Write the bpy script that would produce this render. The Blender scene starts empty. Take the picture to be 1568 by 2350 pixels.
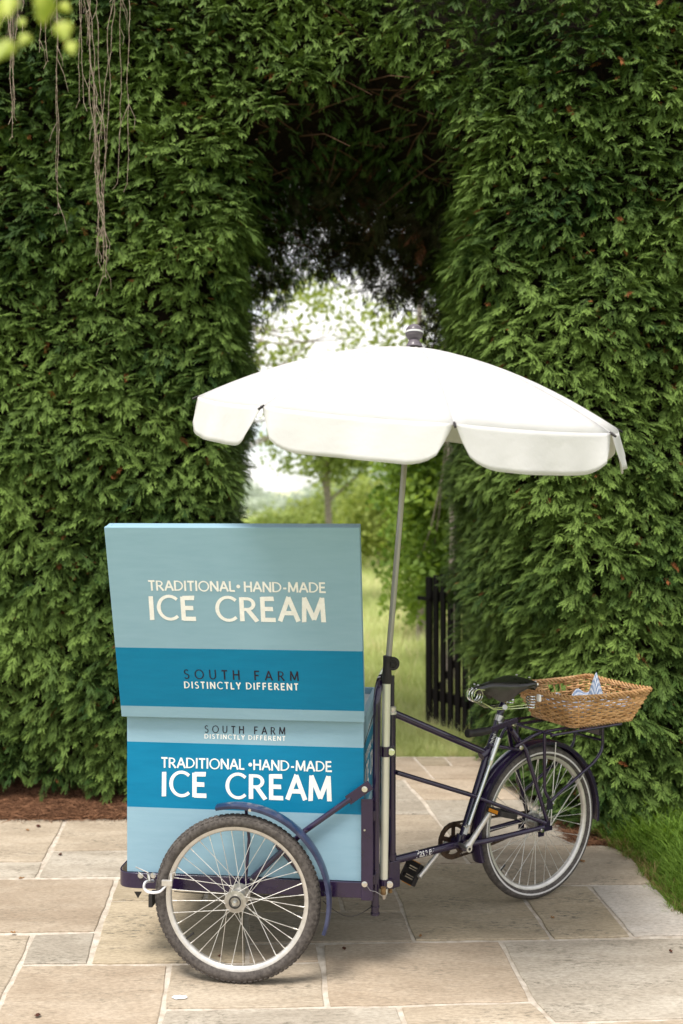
import bpy, bmesh, math, random
import numpy as np
from mathutils import Vector, Matrix

R = math.radians
PI = math.pi
random.seed(7)
rng = np.random.default_rng(7)
sc = bpy.context.scene
COL = sc.collection

# ---------------------------------------------------------------- camera, sky, sun, exposure
H = 1.695            # eye height
FPX, CX, HY = 2286.0, 784.0, 1165.0
cam_d = bpy.data.cameras.new('camera')
cam = bpy.data.objects.new('camera', cam_d)
COL.objects.link(cam)
cam.location = (0, 0, H)
cam.rotation_euler = (R(90), 0, 0)
cam_d.sensor_fit = 'VERTICAL'
cam_d.sensor_height = 36.0
cam_d.lens = FPX / 2350 * 36
cam_d.shift_y = -(1175 - HY) / 2350
cam_d.clip_start = 0.05
cam_d.clip_end = 2000
cam_d.dof.use_dof = True
cam_d.dof.focus_distance = 3.75
cam_d.dof.aperture_fstop = 1.9
sc.camera = cam

SUN_EL, SUN_AZ = 66, 212      # azimuth measured clockwise from +Y (205 = behind the camera, a little left)
w = bpy.data.worlds.new('World')
sc.world = w
w.use_nodes = True
nt = w.node_tree
nt.nodes.clear()
wo = nt.nodes.new('ShaderNodeOutputWorld')
bg = nt.nodes.new('ShaderNodeBackground')
sky = nt.nodes.new('ShaderNodeTexSky')
sky.sky_type = 'NISHITA'
sky.sun_disc = False
sky.sun_elevation = R(SUN_EL)
sky.sun_rotation = R(SUN_AZ)
sky.air_density = 1.0
sky.dust_density = 1.0
tc = nt.nodes.new('ShaderNodeTexCoord')
mp = nt.nodes.new('ShaderNodeMapping')
mp.inputs['Scale'].default_value = (1.6, 1.6, 4.0)
nz = nt.nodes.new('ShaderNodeTexNoise')
nz.inputs['Scale'].default_value = 2.2
nz.inputs['Detail'].default_value = 6
nz.inputs['Roughness'].default_value = 0.6
cr = nt.nodes.new('ShaderNodeValToRGB')
cr.color_ramp.elements[0].position = 0.36
cr.color_ramp.elements[0].color = (0, 0, 0, 1)
cr.color_ramp.elements[1].position = 0.56
cr.color_ramp.elements[1].color = (1, 1, 1, 1)
mx = nt.nodes.new('ShaderNodeMix')
mx.data_type = 'RGBA'
mx.inputs['B'].default_value = (9.0, 8.8, 8.5, 1)     # thin bright cloud, same units as the sky
nt.links.new(tc.outputs['Generated'], mp.inputs['Vector'])
nt.links.new(mp.outputs['Vector'], nz.inputs['Vector'])
nt.links.new(nz.outputs['Fac'], cr.inputs['Fac'])
nt.links.new(cr.outputs['Color'], mx.inputs['Factor'])
nt.links.new(sky.outputs['Color'], mx.inputs['A'])
nt.links.new(mx.outputs['Result'], bg.inputs['Color'])
bg.inputs['Strength'].default_value = 0.10
nt.links.new(bg.outputs['Background'], wo.inputs['Surface'])

sun_d = bpy.data.lights.new('sun', 'SUN')
sun_d.energy = 3.0
sun_d.angle = R(20)
sun_d.color = (1.0, 0.95, 0.89)
sun = bpy.data.objects.new('sun', sun_d)
COL.objects.link(sun)
az, el = R(SUN_AZ), R(SUN_EL)
sdir = Vector((math.sin(az) * math.cos(el), math.cos(az) * math.cos(el), math.sin(el)))
sun.rotation_euler = sdir.to_track_quat('Z', 'Y').to_euler()
sun.location = sdir * 30

sc.view_settings.view_transform = 'Standard'
sc.view_settings.look = 'None'
sc.view_settings.exposure = 0.8
sc.view_settings.gamma = 1.0
sc.view_settings.use_curve_mapping = False
sc.cycles.max_bounces = 6
sc.cycles.diffuse_bounces = 4
sc.cycles.transmission_bounces = 4
sc.cycles.use_denoising = True

# ---------------------------------------------------------------- helpers
def P(px, py, Y):
    return Vector(((px - CX) / FPX * Y, Y, H - (py - HY) / FPX * Y))

def G(px, py, z=0.0):
    Y = (H - z) * FPX / (py - HY)
    return Vector(((px - CX) / FPX * Y, Y, z))

def new_mat(name, color=(0.5, 0.5, 0.5), rough=0.5, metal=0.0, coat=0.0, spec=0.5):
    m = bpy.data.materials.new(name)
    m.use_nodes = True
    b = m.node_tree.nodes['Principled BSDF']
    b.inputs['Base Color'].default_value = (*color, 1)
    b.inputs['Roughness'].default_value = rough
    b.inputs['Metallic'].default_value = metal
    b.inputs['Coat Weight'].default_value = coat
    b.inputs['Coat Roughness'].default_value = 0.08
    b.inputs['Specular IOR Level'].default_value = spec
    return m

def N(m, typ, **kw):
    n = m.node_tree.nodes.new(typ)
    for k, v in kw.items():
        if k in n.inputs.keys():
            n.inputs[k].default_value = v
        else:
            setattr(n, k, v)
    return n

def ramp(m, stops):
    n = m.node_tree.nodes.new('ShaderNodeValToRGB')
    e = n.color_ramp.elements
    while len(e) < len(stops):
        e.new(0.5)
    for el_, (p, c) in zip(e, stops):
        el_.position = p
        el_.color = (*c, 1) if len(c) == 3 else c
    return n

def L(m, a, b):
    m.node_tree.links.new(a, b)

def noisy(name, c1, c2, scale=20, rough=0.5, rvar=0.15, metal=0.0, coat=0.0, stretch=(1, 1, 1), bump=0.0,
          bscale=None, detail=5, lo=0.35, hi=0.65, spec=None):
    """a principled material whose colour wanders between two tones, with roughness wear and fine relief"""
    if spec is None:
        spec = 0.5 if (rough < 0.4 or metal > 0) else (0.22 if rough < 0.6 else 0.1)
    m = new_mat(name, c1, rough, metal, coat, spec)
    b = m.node_tree.nodes['Principled BSDF']
    t = N(m, 'ShaderNodeTexCoord')
    mpn = N(m, 'ShaderNodeMapping')
    mpn.inputs['Scale'].default_value = stretch
    L(m, t.outputs['Object'], mpn.inputs['Vector'])
    n = N(m, 'ShaderNodeTexNoise', Scale=scale, Detail=detail, Roughness=0.6)
    L(m, mpn.outputs[0], n.inputs['Vector'])
    r = ramp(m, [(lo, c1), (hi, c2)])
    L(m, n.outputs['Fac'], r.inputs['Fac'])
    L(m, r.outputs['Color'], b.inputs['Base Color'])
    mr = N(m, 'ShaderNodeMapRange')
    mr.inputs['To Min'].default_value = max(0.03, rough - rvar)
    mr.inputs['To Max'].default_value = min(1, rough + rvar)
    L(m, n.outputs['Fac'], mr.inputs['Value'])
    L(m, mr.outputs['Result'], b.inputs['Roughness'])
    if bump:
        n2 = N(m, 'ShaderNodeTexNoise', Scale=bscale or scale * 3, Detail=4)
        L(m, mpn.outputs[0], n2.inputs['Vector'])
        bp = N(m, 'ShaderNodeBump', Strength=1.0, Distance=bump)
        L(m, n2.outputs['Fac'], bp.inputs['Height'])
        L(m, bp.outputs['Normal'], b.inputs['Normal'])
    return m

def leaf_mat(name, dark, light, dead=None, transl=0.35, rough=0.55, src='INSTANCER', tip=False):
    """foliage: colour picked per sprig by the instance attribute 'tint'"""
    m = bpy.data.materials.new(name)
    m.use_nodes = True
    t = m.node_tree
    t.nodes.clear()
    out = N(m, 'ShaderNodeOutputMaterial')
    at = N(m, 'ShaderNodeAttribute')
    at.attribute_type = src
    at.attribute_name = 'tint'
    mid = tuple((a + b) / 2 for a, b in zip(dark, light))
    stops = [(0.0, dark), (0.45, mid), (0.93, light)]
    if dead:
        stops += [(0.955, dead), (1.0, tuple(x * 1.6 for x in dead))]
    r = ramp(m, stops)
    L(m, at.outputs['Fac'], r.inputs['Fac'])
    pr = N(m, 'ShaderNodeBsdfPrincipled', Roughness=rough)
    pr.inputs['Specular IOR Level'].default_value = 0.12
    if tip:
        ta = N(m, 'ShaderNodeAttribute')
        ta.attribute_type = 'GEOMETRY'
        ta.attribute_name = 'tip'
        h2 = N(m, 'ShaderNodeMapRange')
        h2.inputs['To Min'].default_value = 0.20  # fresh tips lighter; bases darkened further to paint the shaded gaps
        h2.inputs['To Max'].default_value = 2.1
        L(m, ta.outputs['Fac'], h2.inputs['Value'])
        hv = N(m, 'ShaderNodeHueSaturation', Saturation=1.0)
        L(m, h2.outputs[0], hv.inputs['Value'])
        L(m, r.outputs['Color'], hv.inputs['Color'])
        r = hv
    L(m, r.outputs['Color'], pr.inputs['Base Color'])
    tr = N(m, 'ShaderNodeBsdfTranslucent')
    hs = N(m, 'ShaderNodeHueSaturation', Hue=0.485, Saturation=1.1, Value=1.15)
    L(m, r.outputs['Color'], hs.inputs['Color'])
    L(m, hs.outputs['Color'], tr.inputs['Color'])
    ms = N(m, 'ShaderNodeMixShader', Fac=transl)
    L(m, pr.outputs[0], ms.inputs[1])
    L(m, tr.outputs[0], ms.inputs[2])
    L(m, ms.outputs[0], out.inputs['Surface'])
    return m

ORG = {}

class MB:
    """collects shapes; build() links them as one mesh object"""
    def __init__(s):
        s.v, s.f, s.m = [], [], []
    def add(s, verts, faces, mi=0):
        o = len(s.v)
        s.v += [tuple(x) for x in verts]
        s.f += [tuple(i + o for i in f) for f in faces]
        s.m += [mi] * len(faces)
        return s
    def box(s, c, size, M=None, mi=0):
        hx, hy, hz = size[0] / 2, size[1] / 2, size[2] / 2
        vs = [Vector((x, y, z)) for x in (-hx, hx) for y in (-hy, hy) for z in (-hz, hz)]
        if M is not None:
            vs = [M @ v for v in vs]
        vs = [v + Vector(c) for v in vs]
        return s.add(vs, [(0, 1, 3, 2), (4, 6, 7, 5), (0, 4, 5, 1), (2, 3, 7, 6), (0, 2, 6, 4), (1, 5, 7, 3)], mi)
    def hexa(s, p, mi=0):
        """8 corners: bottom 4 ccw, top 4 ccw"""
        return s.add(p, [(3, 2, 1, 0), (4, 5, 6, 7), (0, 1, 5, 4), (1, 2, 6, 5), (2, 3, 7, 6), (3, 0, 4, 7)], mi)
    def tube(s, pts, r, n=10, caps=True, mi=0, flat=None):
        pts = [Vector(p) for p in pts]
        rs = r if isinstance(r, (list, tuple)) else [r] * len(pts)
        vs, fs = [], []
        t0 = (pts[1] - pts[0]).normalized()
        up = Vector((0, 0, 1)) if abs(t0.z) < 0.9 else Vector((1, 0, 0))
        if flat is not None:
            up = Vector(flat[0])
        nn = (up - t0 * up.dot(t0)).normalized()
        for i, p in enumerate(pts):
            a = pts[max(i - 1, 0)]
            b = pts[min(i + 1, len(pts) - 1)]
            t = (b - a)
            t = t.normalized() if t.length > 1e-9 else t0
            nn = (nn - t * nn.dot(t))
            nn = nn.normalized() if nn.length > 1e-9 else t.orthogonal().normalized()
            bb = t.cross(nn)
            for k in range(n):
                an = 2 * PI * k / n
                fx = flat[1] if flat is not None else 1.0
                vs.append(p + (nn * math.cos(an) + bb * math.sin(an) * fx) * rs[i])
        for i in range(len(pts) - 1):
            for k in range(n):
                k2 = (k + 1) % n
                fs.append((i * n + k, i * n + k2, (i + 1) * n + k2, (i + 1) * n + k))
        if caps:
            fs.append(tuple(range(n - 1, -1, -1)))
            fs.append(tuple((len(pts) - 1) * n + k for k in range(n)))
        return s.add(vs, fs, mi)
    def lathe(s, c, axis, prof, n=24, a0=0.0, a1=2 * PI, ref=None, closed_prof=False, mi=0):
        """prof: (radius, height along axis) list"""
        c, ax = Vector(c), Vector(axis).normalized()
        rf = Vector(ref) if ref is not None else ax.orthogonal()
        rf = (rf - ax * rf.dot(ax)).normalized()
        r2 = ax.cross(rf)
        full = abs(a1 - a0 - 2 * PI) < 1e-6
        cnt = n if full else n + 1
        vs, fs = [], []
        for i in range(cnt):
            a = a0 + (a1 - a0) * i / n
            d = rf * math.cos(a) + r2 * math.sin(a)
            for (rr, hh) in prof:
                vs.append(c + d * rr + ax * hh)
        m = len(prof)
        last = m if closed_prof else m - 1
        for i in range(n):
            j = (i + 1) % cnt
            for k in range(last):
                k2 = (k + 1) % m
                fs.append((i * m + k, j * m + k, j * m + k2, i * m + k2))
        return s.add(vs, fs, mi)
    def disc(s, c, axis, r, n=16, mi=0):
        return s.lathe(c, axis, [(1e-5, 0), (r, 0)], n, mi=mi)
    def cyl(s, a, b, r, n=14, mi=0, r2=None):
        a, b = Vector(a), Vector(b)
        return s.tube([a, b], [r, r if r2 is None else r2], n, mi=mi)
    def build(s, name, mats, parent=None, smooth=True, bevel=0.0, sharp=40, kind=None, subsurf=0, solid=0.0):
        me = bpy.data.meshes.new(name)
        org = Vector(ORG.get(parent, (0, 0, 0))) if parent is not None else Vector((0, 0, 0))
        me.from_pydata([tuple(Vector(v) - org) for v in s.v], [], s.f)
        mats = mats if isinstance(mats, (list, tuple)) else [mats]
        for m_ in mats:
            me.materials.append(m_)
        me.polygons.foreach_set('material_index', s.m)
        if smooth:
            me.shade_smooth()
            if not subsurf:
                me.set_sharp_from_angle(angle=R(sharp))
        me.validate()
        me.update()
        o = bpy.data.objects.new(name, me)
        COL.objects.link(o)
        if parent is not None:
            o.parent = parent
            ORG[o] = ORG.get(parent, (0, 0, 0))
        if solid:
            md = o.modifiers.new('solid', 'SOLIDIFY'); md.thickness = solid; md.offset = 0
        if bevel:
            md = o.modifiers.new('bevel', 'BEVEL'); md.width = bevel; md.segments = 2; md.limit_method = 'ANGLE'
        if subsurf:
            md = o.modifiers.new('sub', 'SUBSURF'); md.levels = subsurf; md.render_levels = subsurf
        if kind:
            o['kind'] = kind
        return o

def tag(o, label=None, cat=None, group=None, kind=None):
    for k, v in (('label', label), ('category', cat), ('group', group), ('kind', kind)):
        if v:
            o[k] = v
    return o

def thing(name, label, cat, loc=(0, 0, 0), group=None):
    o = bpy.data.objects.new(name, None)
    o.empty_display_size = 0.1
    COL.objects.link(o)
    o.location = loc
    ORG[o] = tuple(loc)
    return tag(o, label, cat, group)

def fillet(pts, r, n=5):
    """round the inner corners of a polyline"""
    pts = [Vector(p) for p in pts]
    out = [pts[0]]
    for i in range(1, len(pts) - 1):
        a, b, c = pts[i - 1], pts[i], pts[i + 1]
        d1, d2 = (a - b), (c - b)
        rr = min(r, d1.length * 0.45, d2.length * 0.45)
        p1, p2 = b + d1.normalized() * rr, b + d2.normalized() * rr
        for k in range(n + 1):
            t = k / n
            out.append(p1 * (1 - t) ** 2 + b * 2 * t * (1 - t) + p2 * t * t)
    out.append(pts[-1])
    return out

# ---- scatter: one object holding many sprigs, drawn with geometry nodes
def scatter(name, protos, pts, eul, sca, idx, tint, parent=None, kind=None, real=False):
    me = bpy.data.meshes.new(name)
    me.from_pydata([tuple(p) for p in pts], [], [])
    for nm, typ, data in (('rot', 'FLOAT_VECTOR', eul), ('sca', 'FLOAT', sca), ('idx', 'INT', idx), ('tint', 'FLOAT', tint)):
        a = me.attributes.new(nm, typ, 'POINT')
        if typ == 'FLOAT_VECTOR':
            a.data.foreach_set('vector', np.asarray(data, dtype=np.float32).ravel())
        else:
            a.data.foreach_set('value', np.asarray(data, dtype=np.int32 if typ == 'INT' else np.float32).ravel())
    o = bpy.data.objects.new(name, me)
    COL.objects.link(o)
    if parent is not None:
        o.parent = parent
        org = Vector(ORG.get(parent, (0, 0, 0)))
        me.transform(Matrix.Translation(-org))
    g = bpy.data.node_groups.new('scatter_' + name, 'GeometryNodeTree')
    g.interface.new_socket('Geometry', in_out='INPUT', socket_type='NodeSocketGeometry')
    g.interface.new_socket('Geometry', in_out='OUTPUT', socket_type='NodeSocketGeometry')
    gi, go = g.nodes.new('NodeGroupInput'), g.nodes.new('NodeGroupOutput')
    jn = g.nodes.new('GeometryNodeJoinGeometry')
    for pm in reversed(protos):
        po = bpy.data.objects.new('sprig', pm)
        oi = g.nodes.new('GeometryNodeObjectInfo')
        oi.inputs['Object'].default_value = po
        oi.inputs['As Instance'].default_value = False
        ti = g.nodes.new('GeometryNodeGeometryToInstance')
        g.links.new(oi.outputs['Geometry'], ti.inputs[0])
        g.links.new(ti.outputs[0], jn.inputs[0])
    ip = g.nodes.new('GeometryNodeInstanceOnPoints')
    ip.inputs['Pick Instance'].default_value = True
    def na(nm, typ):
        n = g.nodes.new('GeometryNodeInputNamedAttribute')
        n.data_type = typ
        n.inputs['Name'].default_value = nm
        return n.outputs['Attribute']
    g.links.new(gi.outputs[0], ip.inputs['Points'])
    g.links.new(jn.outputs[0], ip.inputs['Instance'])
    g.links.new(na('idx', 'INT'), ip.inputs['Instance Index'])
    g.links.new(na('rot', 'FLOAT_VECTOR'), ip.inputs['Rotation'])
    g.links.new(na('sca', 'FLOAT'), ip.inputs['Scale'])
    if real:
        rn = g.nodes.new('GeometryNodeRealizeInstances')
        g.links.new(ip.outputs[0], rn.inputs[0])
        g.links.new(rn.outputs[0], go.inputs[0])
    else:
        g.links.new(ip.outputs[0], go.inputs[0])
    md = o.modifiers.new('scatter', 'NODES')
    md.node_group = g
    if kind:
        o['kind'] = kind
    return o

def euler_from(d, up):
    """rotations whose Y axis is d and whose Z axis leans to up (arrays Nx3)"""
    d = d / np.linalg.norm(d, axis=1, keepdims=True)
    z = up - d * np.sum(up * d, axis=1, keepdims=True)
    z /= np.maximum(np.linalg.norm(z, axis=1, keepdims=True), 1e-6)
    x = np.cross(d, z)
    r20, r21, r22, r10, r00 = x[:, 2], d[:, 2], z[:, 2], x[:, 1], x[:, 0]
    return np.stack([np.arctan2(r21, r22), -np.arcsin(np.clip(r20, -1, 1)), np.arctan2(r10, r00)], axis=1)

def proto_mesh(name, verts, faces, mat):
    me = bpy.data.meshes.new(name)
    me.from_pydata(verts, [], faces)
    me.materials.append(mat)
    return me
# ================================================================ SETTING
# ---- ground sheets
m_grass_floor = noisy('meadow_floor', (0.16, 0.24, 0.05), (0.32, 0.38, 0.11), scale=3, rough=0.9, bump=0.02, bscale=40)
m_soil = noisy('soil', (0.03, 0.014, 0.008), (0.09, 0.045, 0.025), scale=30, rough=0.95, bump=0.01, bscale=120)
m_mortar = noisy('mortar', (0.40, 0.34, 0.27), (0.60, 0.54, 0.46), scale=25, rough=0.92, bump=0.003, bscale=150, detail=8)

gp = MB()
nx, ny = 40, 40
ys = [-6 + 0.3 * i for i in range(20)] + [i * i * 0.9 + 1 for i in range(1, 26)]
gp.add([(-900, -60, -0.03), (900, -60, -0.03), (900, 900, -0.03), (-900, 900, -0.03)], [(0, 1, 2, 3)])
gnd = gp.build('ground', m_grass_floor)
gnd['kind'] = 'structure'

# rising field and far hills
hl = MB()
cols, rows_ = 60, 14
for j in range(rows_ + 1):
    for i in range(cols + 1):
        x = -420 + 840 * i / cols
        y = 160 + 340 * j / rows_
        z = -0.5 + 9.0 * (j / rows_) ** 1.3 + 2.5 * math.sin(x * 0.013 + 1.0) * (j / rows_) + 1.2 * math.sin(x * 0.05 + j) * (j / rows_)
        hl.v.append((x, y, z))
hl.f = [(j * (cols + 1) + i, j * (cols + 1) + i + 1, (j + 1) * (cols + 1) + i + 1, (j + 1) * (cols + 1) + i)
        for j in range(rows_) for i in range(cols)]
hl.m = [0] * len(hl.f)
m_far = noisy('hazed_far_field', (0.42, 0.44, 0.26), (0.62, 0.60, 0.40), scale=0.03, rough=0.95, detail=3)  # distance haze put into the field colour
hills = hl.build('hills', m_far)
hills['kind'] = 'structure'

# soil / needle bed under the hedge, left and right
sb = MB()
def sheet(mb, pts, z):
    mb.add([(p[0], p[1], z) for p in pts], [tuple(range(len(pts)))])
sheet(sb, [(-3.6, 5.41), (-0.55, 5.44), (-0.62, 7.3), (-3.6, 7.3)], -0.012)
sheet(sb, [(1.16, 5.00), (1.42, 5.02), (1.62, 4.95), (3.6, 4.9), (3.6, 7.3), (0.90, 7.3), (0.92, 6.9)], -0.0115)
soil = sb.build('soil', m_soil)
soil['kind'] = 'structure'

# ---- patio: mortar bed + every paving stone its own piece
patio = MB()
sheet(patio, [(-3.6, 0.6), (2.6, 0.6), (2.4, 3.0)] + [tuple(G(*q)[:2]) for q in ((1640, 2148), (1568, 2097), (1537, 2073), (1497, 2028), (1454, 1972), (1406, 1942), (1346, 1939))] + [ (1.10, 5.9), (0.99, 6.80),
              (-0.68, 6.80), (-0.62, 5.46), (-3.6, 5.42)], -0.006)
patio = patio.build('patio', m_mortar)
patio['kind'] = 'structure'

def stone_mat(name, tones, spots=0.5, sc_=1.0):
    m = new_mat(name, tones[0], 0.8, spec=0.3)
    b = m.node_tree.nodes['Principled BSDF']
    t = N(m, 'ShaderNodeTexCoord')
    oi = N(m, 'ShaderNodeObjectInfo')
    mpn = N(m, 'ShaderNodeMapping')
    mpn.inputs['Scale'].default_value = (1.0 * sc_, 2.6 * sc_, 1)
    mpn.inputs['Rotation'].default_value = (0, 0, R(8))
    L(m, t.outputs['Object'], mpn.inputs['Vector'])
    cmb = N(m, 'ShaderNodeCombineXYZ')
    ml = N(m, 'ShaderNodeMath', operation='MULTIPLY')
    ml.inputs[1].default_value = 37.0
    L(m, oi.outputs['Random'], ml.inputs[0])
    L(m, ml.outputs[0], cmb.inputs['X'])
    L(m, ml.outputs[0], cmb.inputs['Y'])
    L(m, cmb.outputs[0], mpn.inputs['Location'])
    n1 = N(m, 'ShaderNodeTexNoise', Scale=2.6, Detail=9, Roughness=0.62, Distortion=0.6)
    L(m, mpn.outputs[0], n1.inputs['Vector'])
    r1 = ramp(m, [(0.28, tones[0]), (0.5, tones[1]), (0.72, tones[2])])
    L(m, n1.outputs['Fac'], r1.inputs['Fac'])
    # per-stone shift
    hs = N(m, 'ShaderNodeHueSaturation')
    mr = N(m, 'ShaderNodeMapRange')
    mr.inputs['To Min'].default_value = 0.84
    mr.inputs['To Max'].default_value = 1.13
    L(m, oi.outputs['Random'], mr.inputs['Value'])
    L(m, mr.outputs[0], hs.inputs['Value'])
    L(m, r1.outputs['Color'], hs.inputs['Color'])
    # fine grain
    n2 = N(m, 'ShaderNodeTexNoise', Scale=45, Detail=6, Roughness=0.7)
    L(m, mpn.outputs[0], n2.inputs['Vector'])
    r2 = ramp(m, [(0.3, (0.66, 0.65, 0.63)), (0.60, (1.07, 1.06, 1.05))])
    L(m, n2.outputs['Fac'], r2.inputs['Fac'])
    mu = N(m, 'ShaderNodeMix', data_type='RGBA', blend_type='MULTIPLY')
    mu.inputs['Factor'].default_value = 1
    L(m, hs.outputs['Color'], mu.inputs['A'])
    L(m, r2.outputs['Color'], mu.inputs['B'])
    # lichen / dirt spots, only in patches
    n3 = N(m, 'ShaderNodeTexNoise', Scale=26, Detail=5, Roughness=0.75)
    L(m, mpn.outputs[0], n3.inputs['Vector'])
    n4 = N(m, 'ShaderNodeTexNoise', Scale=3.3, Detail=3)
    L(m, mpn.outputs[0], n4.inputs['Vector'])
    r3 = ramp(m, [(0.50, (0, 0, 0)), (0.62, (1, 1, 1))])
    r4 = ramp(m, [(0.44, (0, 0, 0)), (0.62, (1, 1, 1))])
    L(m, n3.outputs['Fac'], r3.inputs['Fac'])
    L(m, n4.outputs['Fac'], r4.inputs['Fac'])
    mm = N(m, 'ShaderNodeMath', operation='MULTIPLY')
    L(m, r3.outputs['Color'], mm.inputs[0])
    L(m, r4.outputs['Color'], mm.inputs[1])
    m3 = N(m, 'ShaderNodeMath', operation='MULTIPLY')
    m3.inputs[1].default_value = spots
    L(m, mm.outputs[0], m3.inputs[0])
    mu2 = N(m, 'ShaderNodeMix', data_type='RGBA')
    mu2.inputs['B'].default_value = (0.13, 0.115, 0.085, 1)
    L(m, m3.outputs[0], mu2.inputs['Factor'])
    L(m, mu.outputs['Result'], mu2.inputs['A'])
    # pale scuffs
    n5 = N(m, 'ShaderNodeTexNoise', Scale=13, Detail=7, Roughness=0.7, Distortion=1.2)
    L(m, mpn.outputs[0], n5.inputs['Vector'])
    r5 = ramp(m, [(0.62, (0, 0, 0)), (0.78, (0.5, 0.5, 0.5))])
    L(m, n5.outputs['Fac'], r5.inputs['Fac'])
    mu3 = N(m, 'ShaderNodeMix', data_type='RGBA')
    mu3.inputs['B'].default_value = (0.62, 0.58, 0.52, 1)
    L(m, r5.outputs['Color'], mu3.inputs['Factor'])
    L(m, mu2.outputs['Result'], mu3.inputs['A'])
    L(m, mu3.outputs['Result'], b.inputs['Base Color'])
    bp = N(m, 'ShaderNodeBump', Strength=0.8, Distance=0.006)
    mx_ = N(m, 'ShaderNodeMath', operation='ADD')
    L(m, n1.outputs['Fac'], mx_.inputs[0])
    m6 = N(m, 'ShaderNodeMath', operation='MULTIPLY')
    m6.inputs[1].default_value = 0.35
    L(m, n2.outputs['Fac'], m6.inputs[0])
    L(m, m6.outputs[0], mx_.inputs[1])
    L(m, mx_.outputs[0], bp.inputs['Height'])
    L(m, bp.outputs['Normal'], b.inputs['Normal'])
    return m

m_buff = stone_mat('sandstone_buff', [(0.30, 0.245, 0.180), (0.39, 0.325, 0.245), (0.48, 0.41, 0.32)], 0.8)
m_tan = stone_mat('sandstone_tan', [(0.295, 0.230, 0.165), (0.375, 0.303, 0.225), (0.45, 0.375, 0.29)], 0.5)
m_grey = stone_mat('sandstone_grey', [(0.31, 0.27, 0.215), (0.39, 0.345, 0.28), (0.48, 0.435, 0.365)], 0.8)
m_pale = stone_mat('sandstone_pale', [(0.46, 0.41, 0.35), (0.54, 0.49, 0.43), (0.60, 0.56, 0.51)], 0.3)
m_olive = stone_mat('sandstone_olive', [(0.30, 0.245, 0.165), (0.38, 0.315, 0.22), (0.46, 0.385, 0.28)], 1.0)
SM = dict(b=m_buff, t=m_tan, g=m_grey, p=m_pale, o=m_olive)

def stone(poly, mat, gap=0.0085):
    """poly: ground-plane corners in order; edges chipped, slightly uneven"""
    poly = [Vector((p[0], p[1])) for p in poly]
    area = sum(poly[i].x * poly[(i + 1) % len(poly)].y - poly[(i + 1) % len(poly)].x * poly[i].y for i in range(len(poly)))
    if area < 0:
        poly.reverse()
    n = len(poly)
    ins = []
    for i in range(n):
        a, b, c = poly[i - 1], poly[i], poly[(i + 1) % n]
        e1, e2 = (b - a).normalized(), (c - b).normalized()
        n1, n2 = Vector((-e1.y, e1.x)), Vector((-e2.y, e2.x))
        bis = (n1 + n2)
        bis = bis.normalized() if bis.length > 1e-6 else n1
        k = gap / max(0.35, bis.dot(n1))
        ins.append(b + bis * k)
    ring = []
    for i in range(n):
        a, b = ins[i], ins[(i + 1) % n]
        ln = (b - a).length
        e = (b - a).normalized()
        nn = Vector((-e.y, e.x))
        seg = max(1, int(ln / 0.06))
        ph = random.uniform(0, 9)
        for k in range(seg):
            t = k / seg
            j = (random.uniform(-0.0025, 0.0025) + 0.0022 * math.sin(ph + t * ln * 13)) if k else 0
            if k == 0:
                q = a + ((ins[i - 1] - a).normalized() + e).normalized() * random.uniform(0.001, 0.006)
            else:
                q = a + e * (t * ln) + nn * j
            ring.append(q)
    z = random.uniform(-0.0012, 0.0012)
    tx, ty = random.uniform(-0.0012, 0.0012), random.uniform(-0.0012, 0.0012)
    cx, cy = sum(q.x for q in ring) / len(ring), sum(q.y for q in ring) / len(ring)
    m = len(ring)
    mb = MB()
    top, mid, bot = [], [], []
    for q in ring:
        zz = z + tx * (q.x - cx) + ty * (q.y - cy)
        d = Vector((cx - q.x, cy - q.y)).normalized() * 0.004
        top.append((q.x + d.x, q.y + d.y, zz))
        mid.append((q.x, q.y, zz - 0.0025))
        bot.append((q.x, q.y, -0.03))
    fs = [tuple(range(m))]
    for k in range(m):
        k2 = (k + 1) % m
        fs.append((m + k, m + k2, k2, k))
        fs.append((2 * m + k, 2 * m + k2, m + k2, m + k))
    mb.add(top + mid + bot, fs)
    return mb.build('paving_stone', mat, patio, smooth=False)

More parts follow.
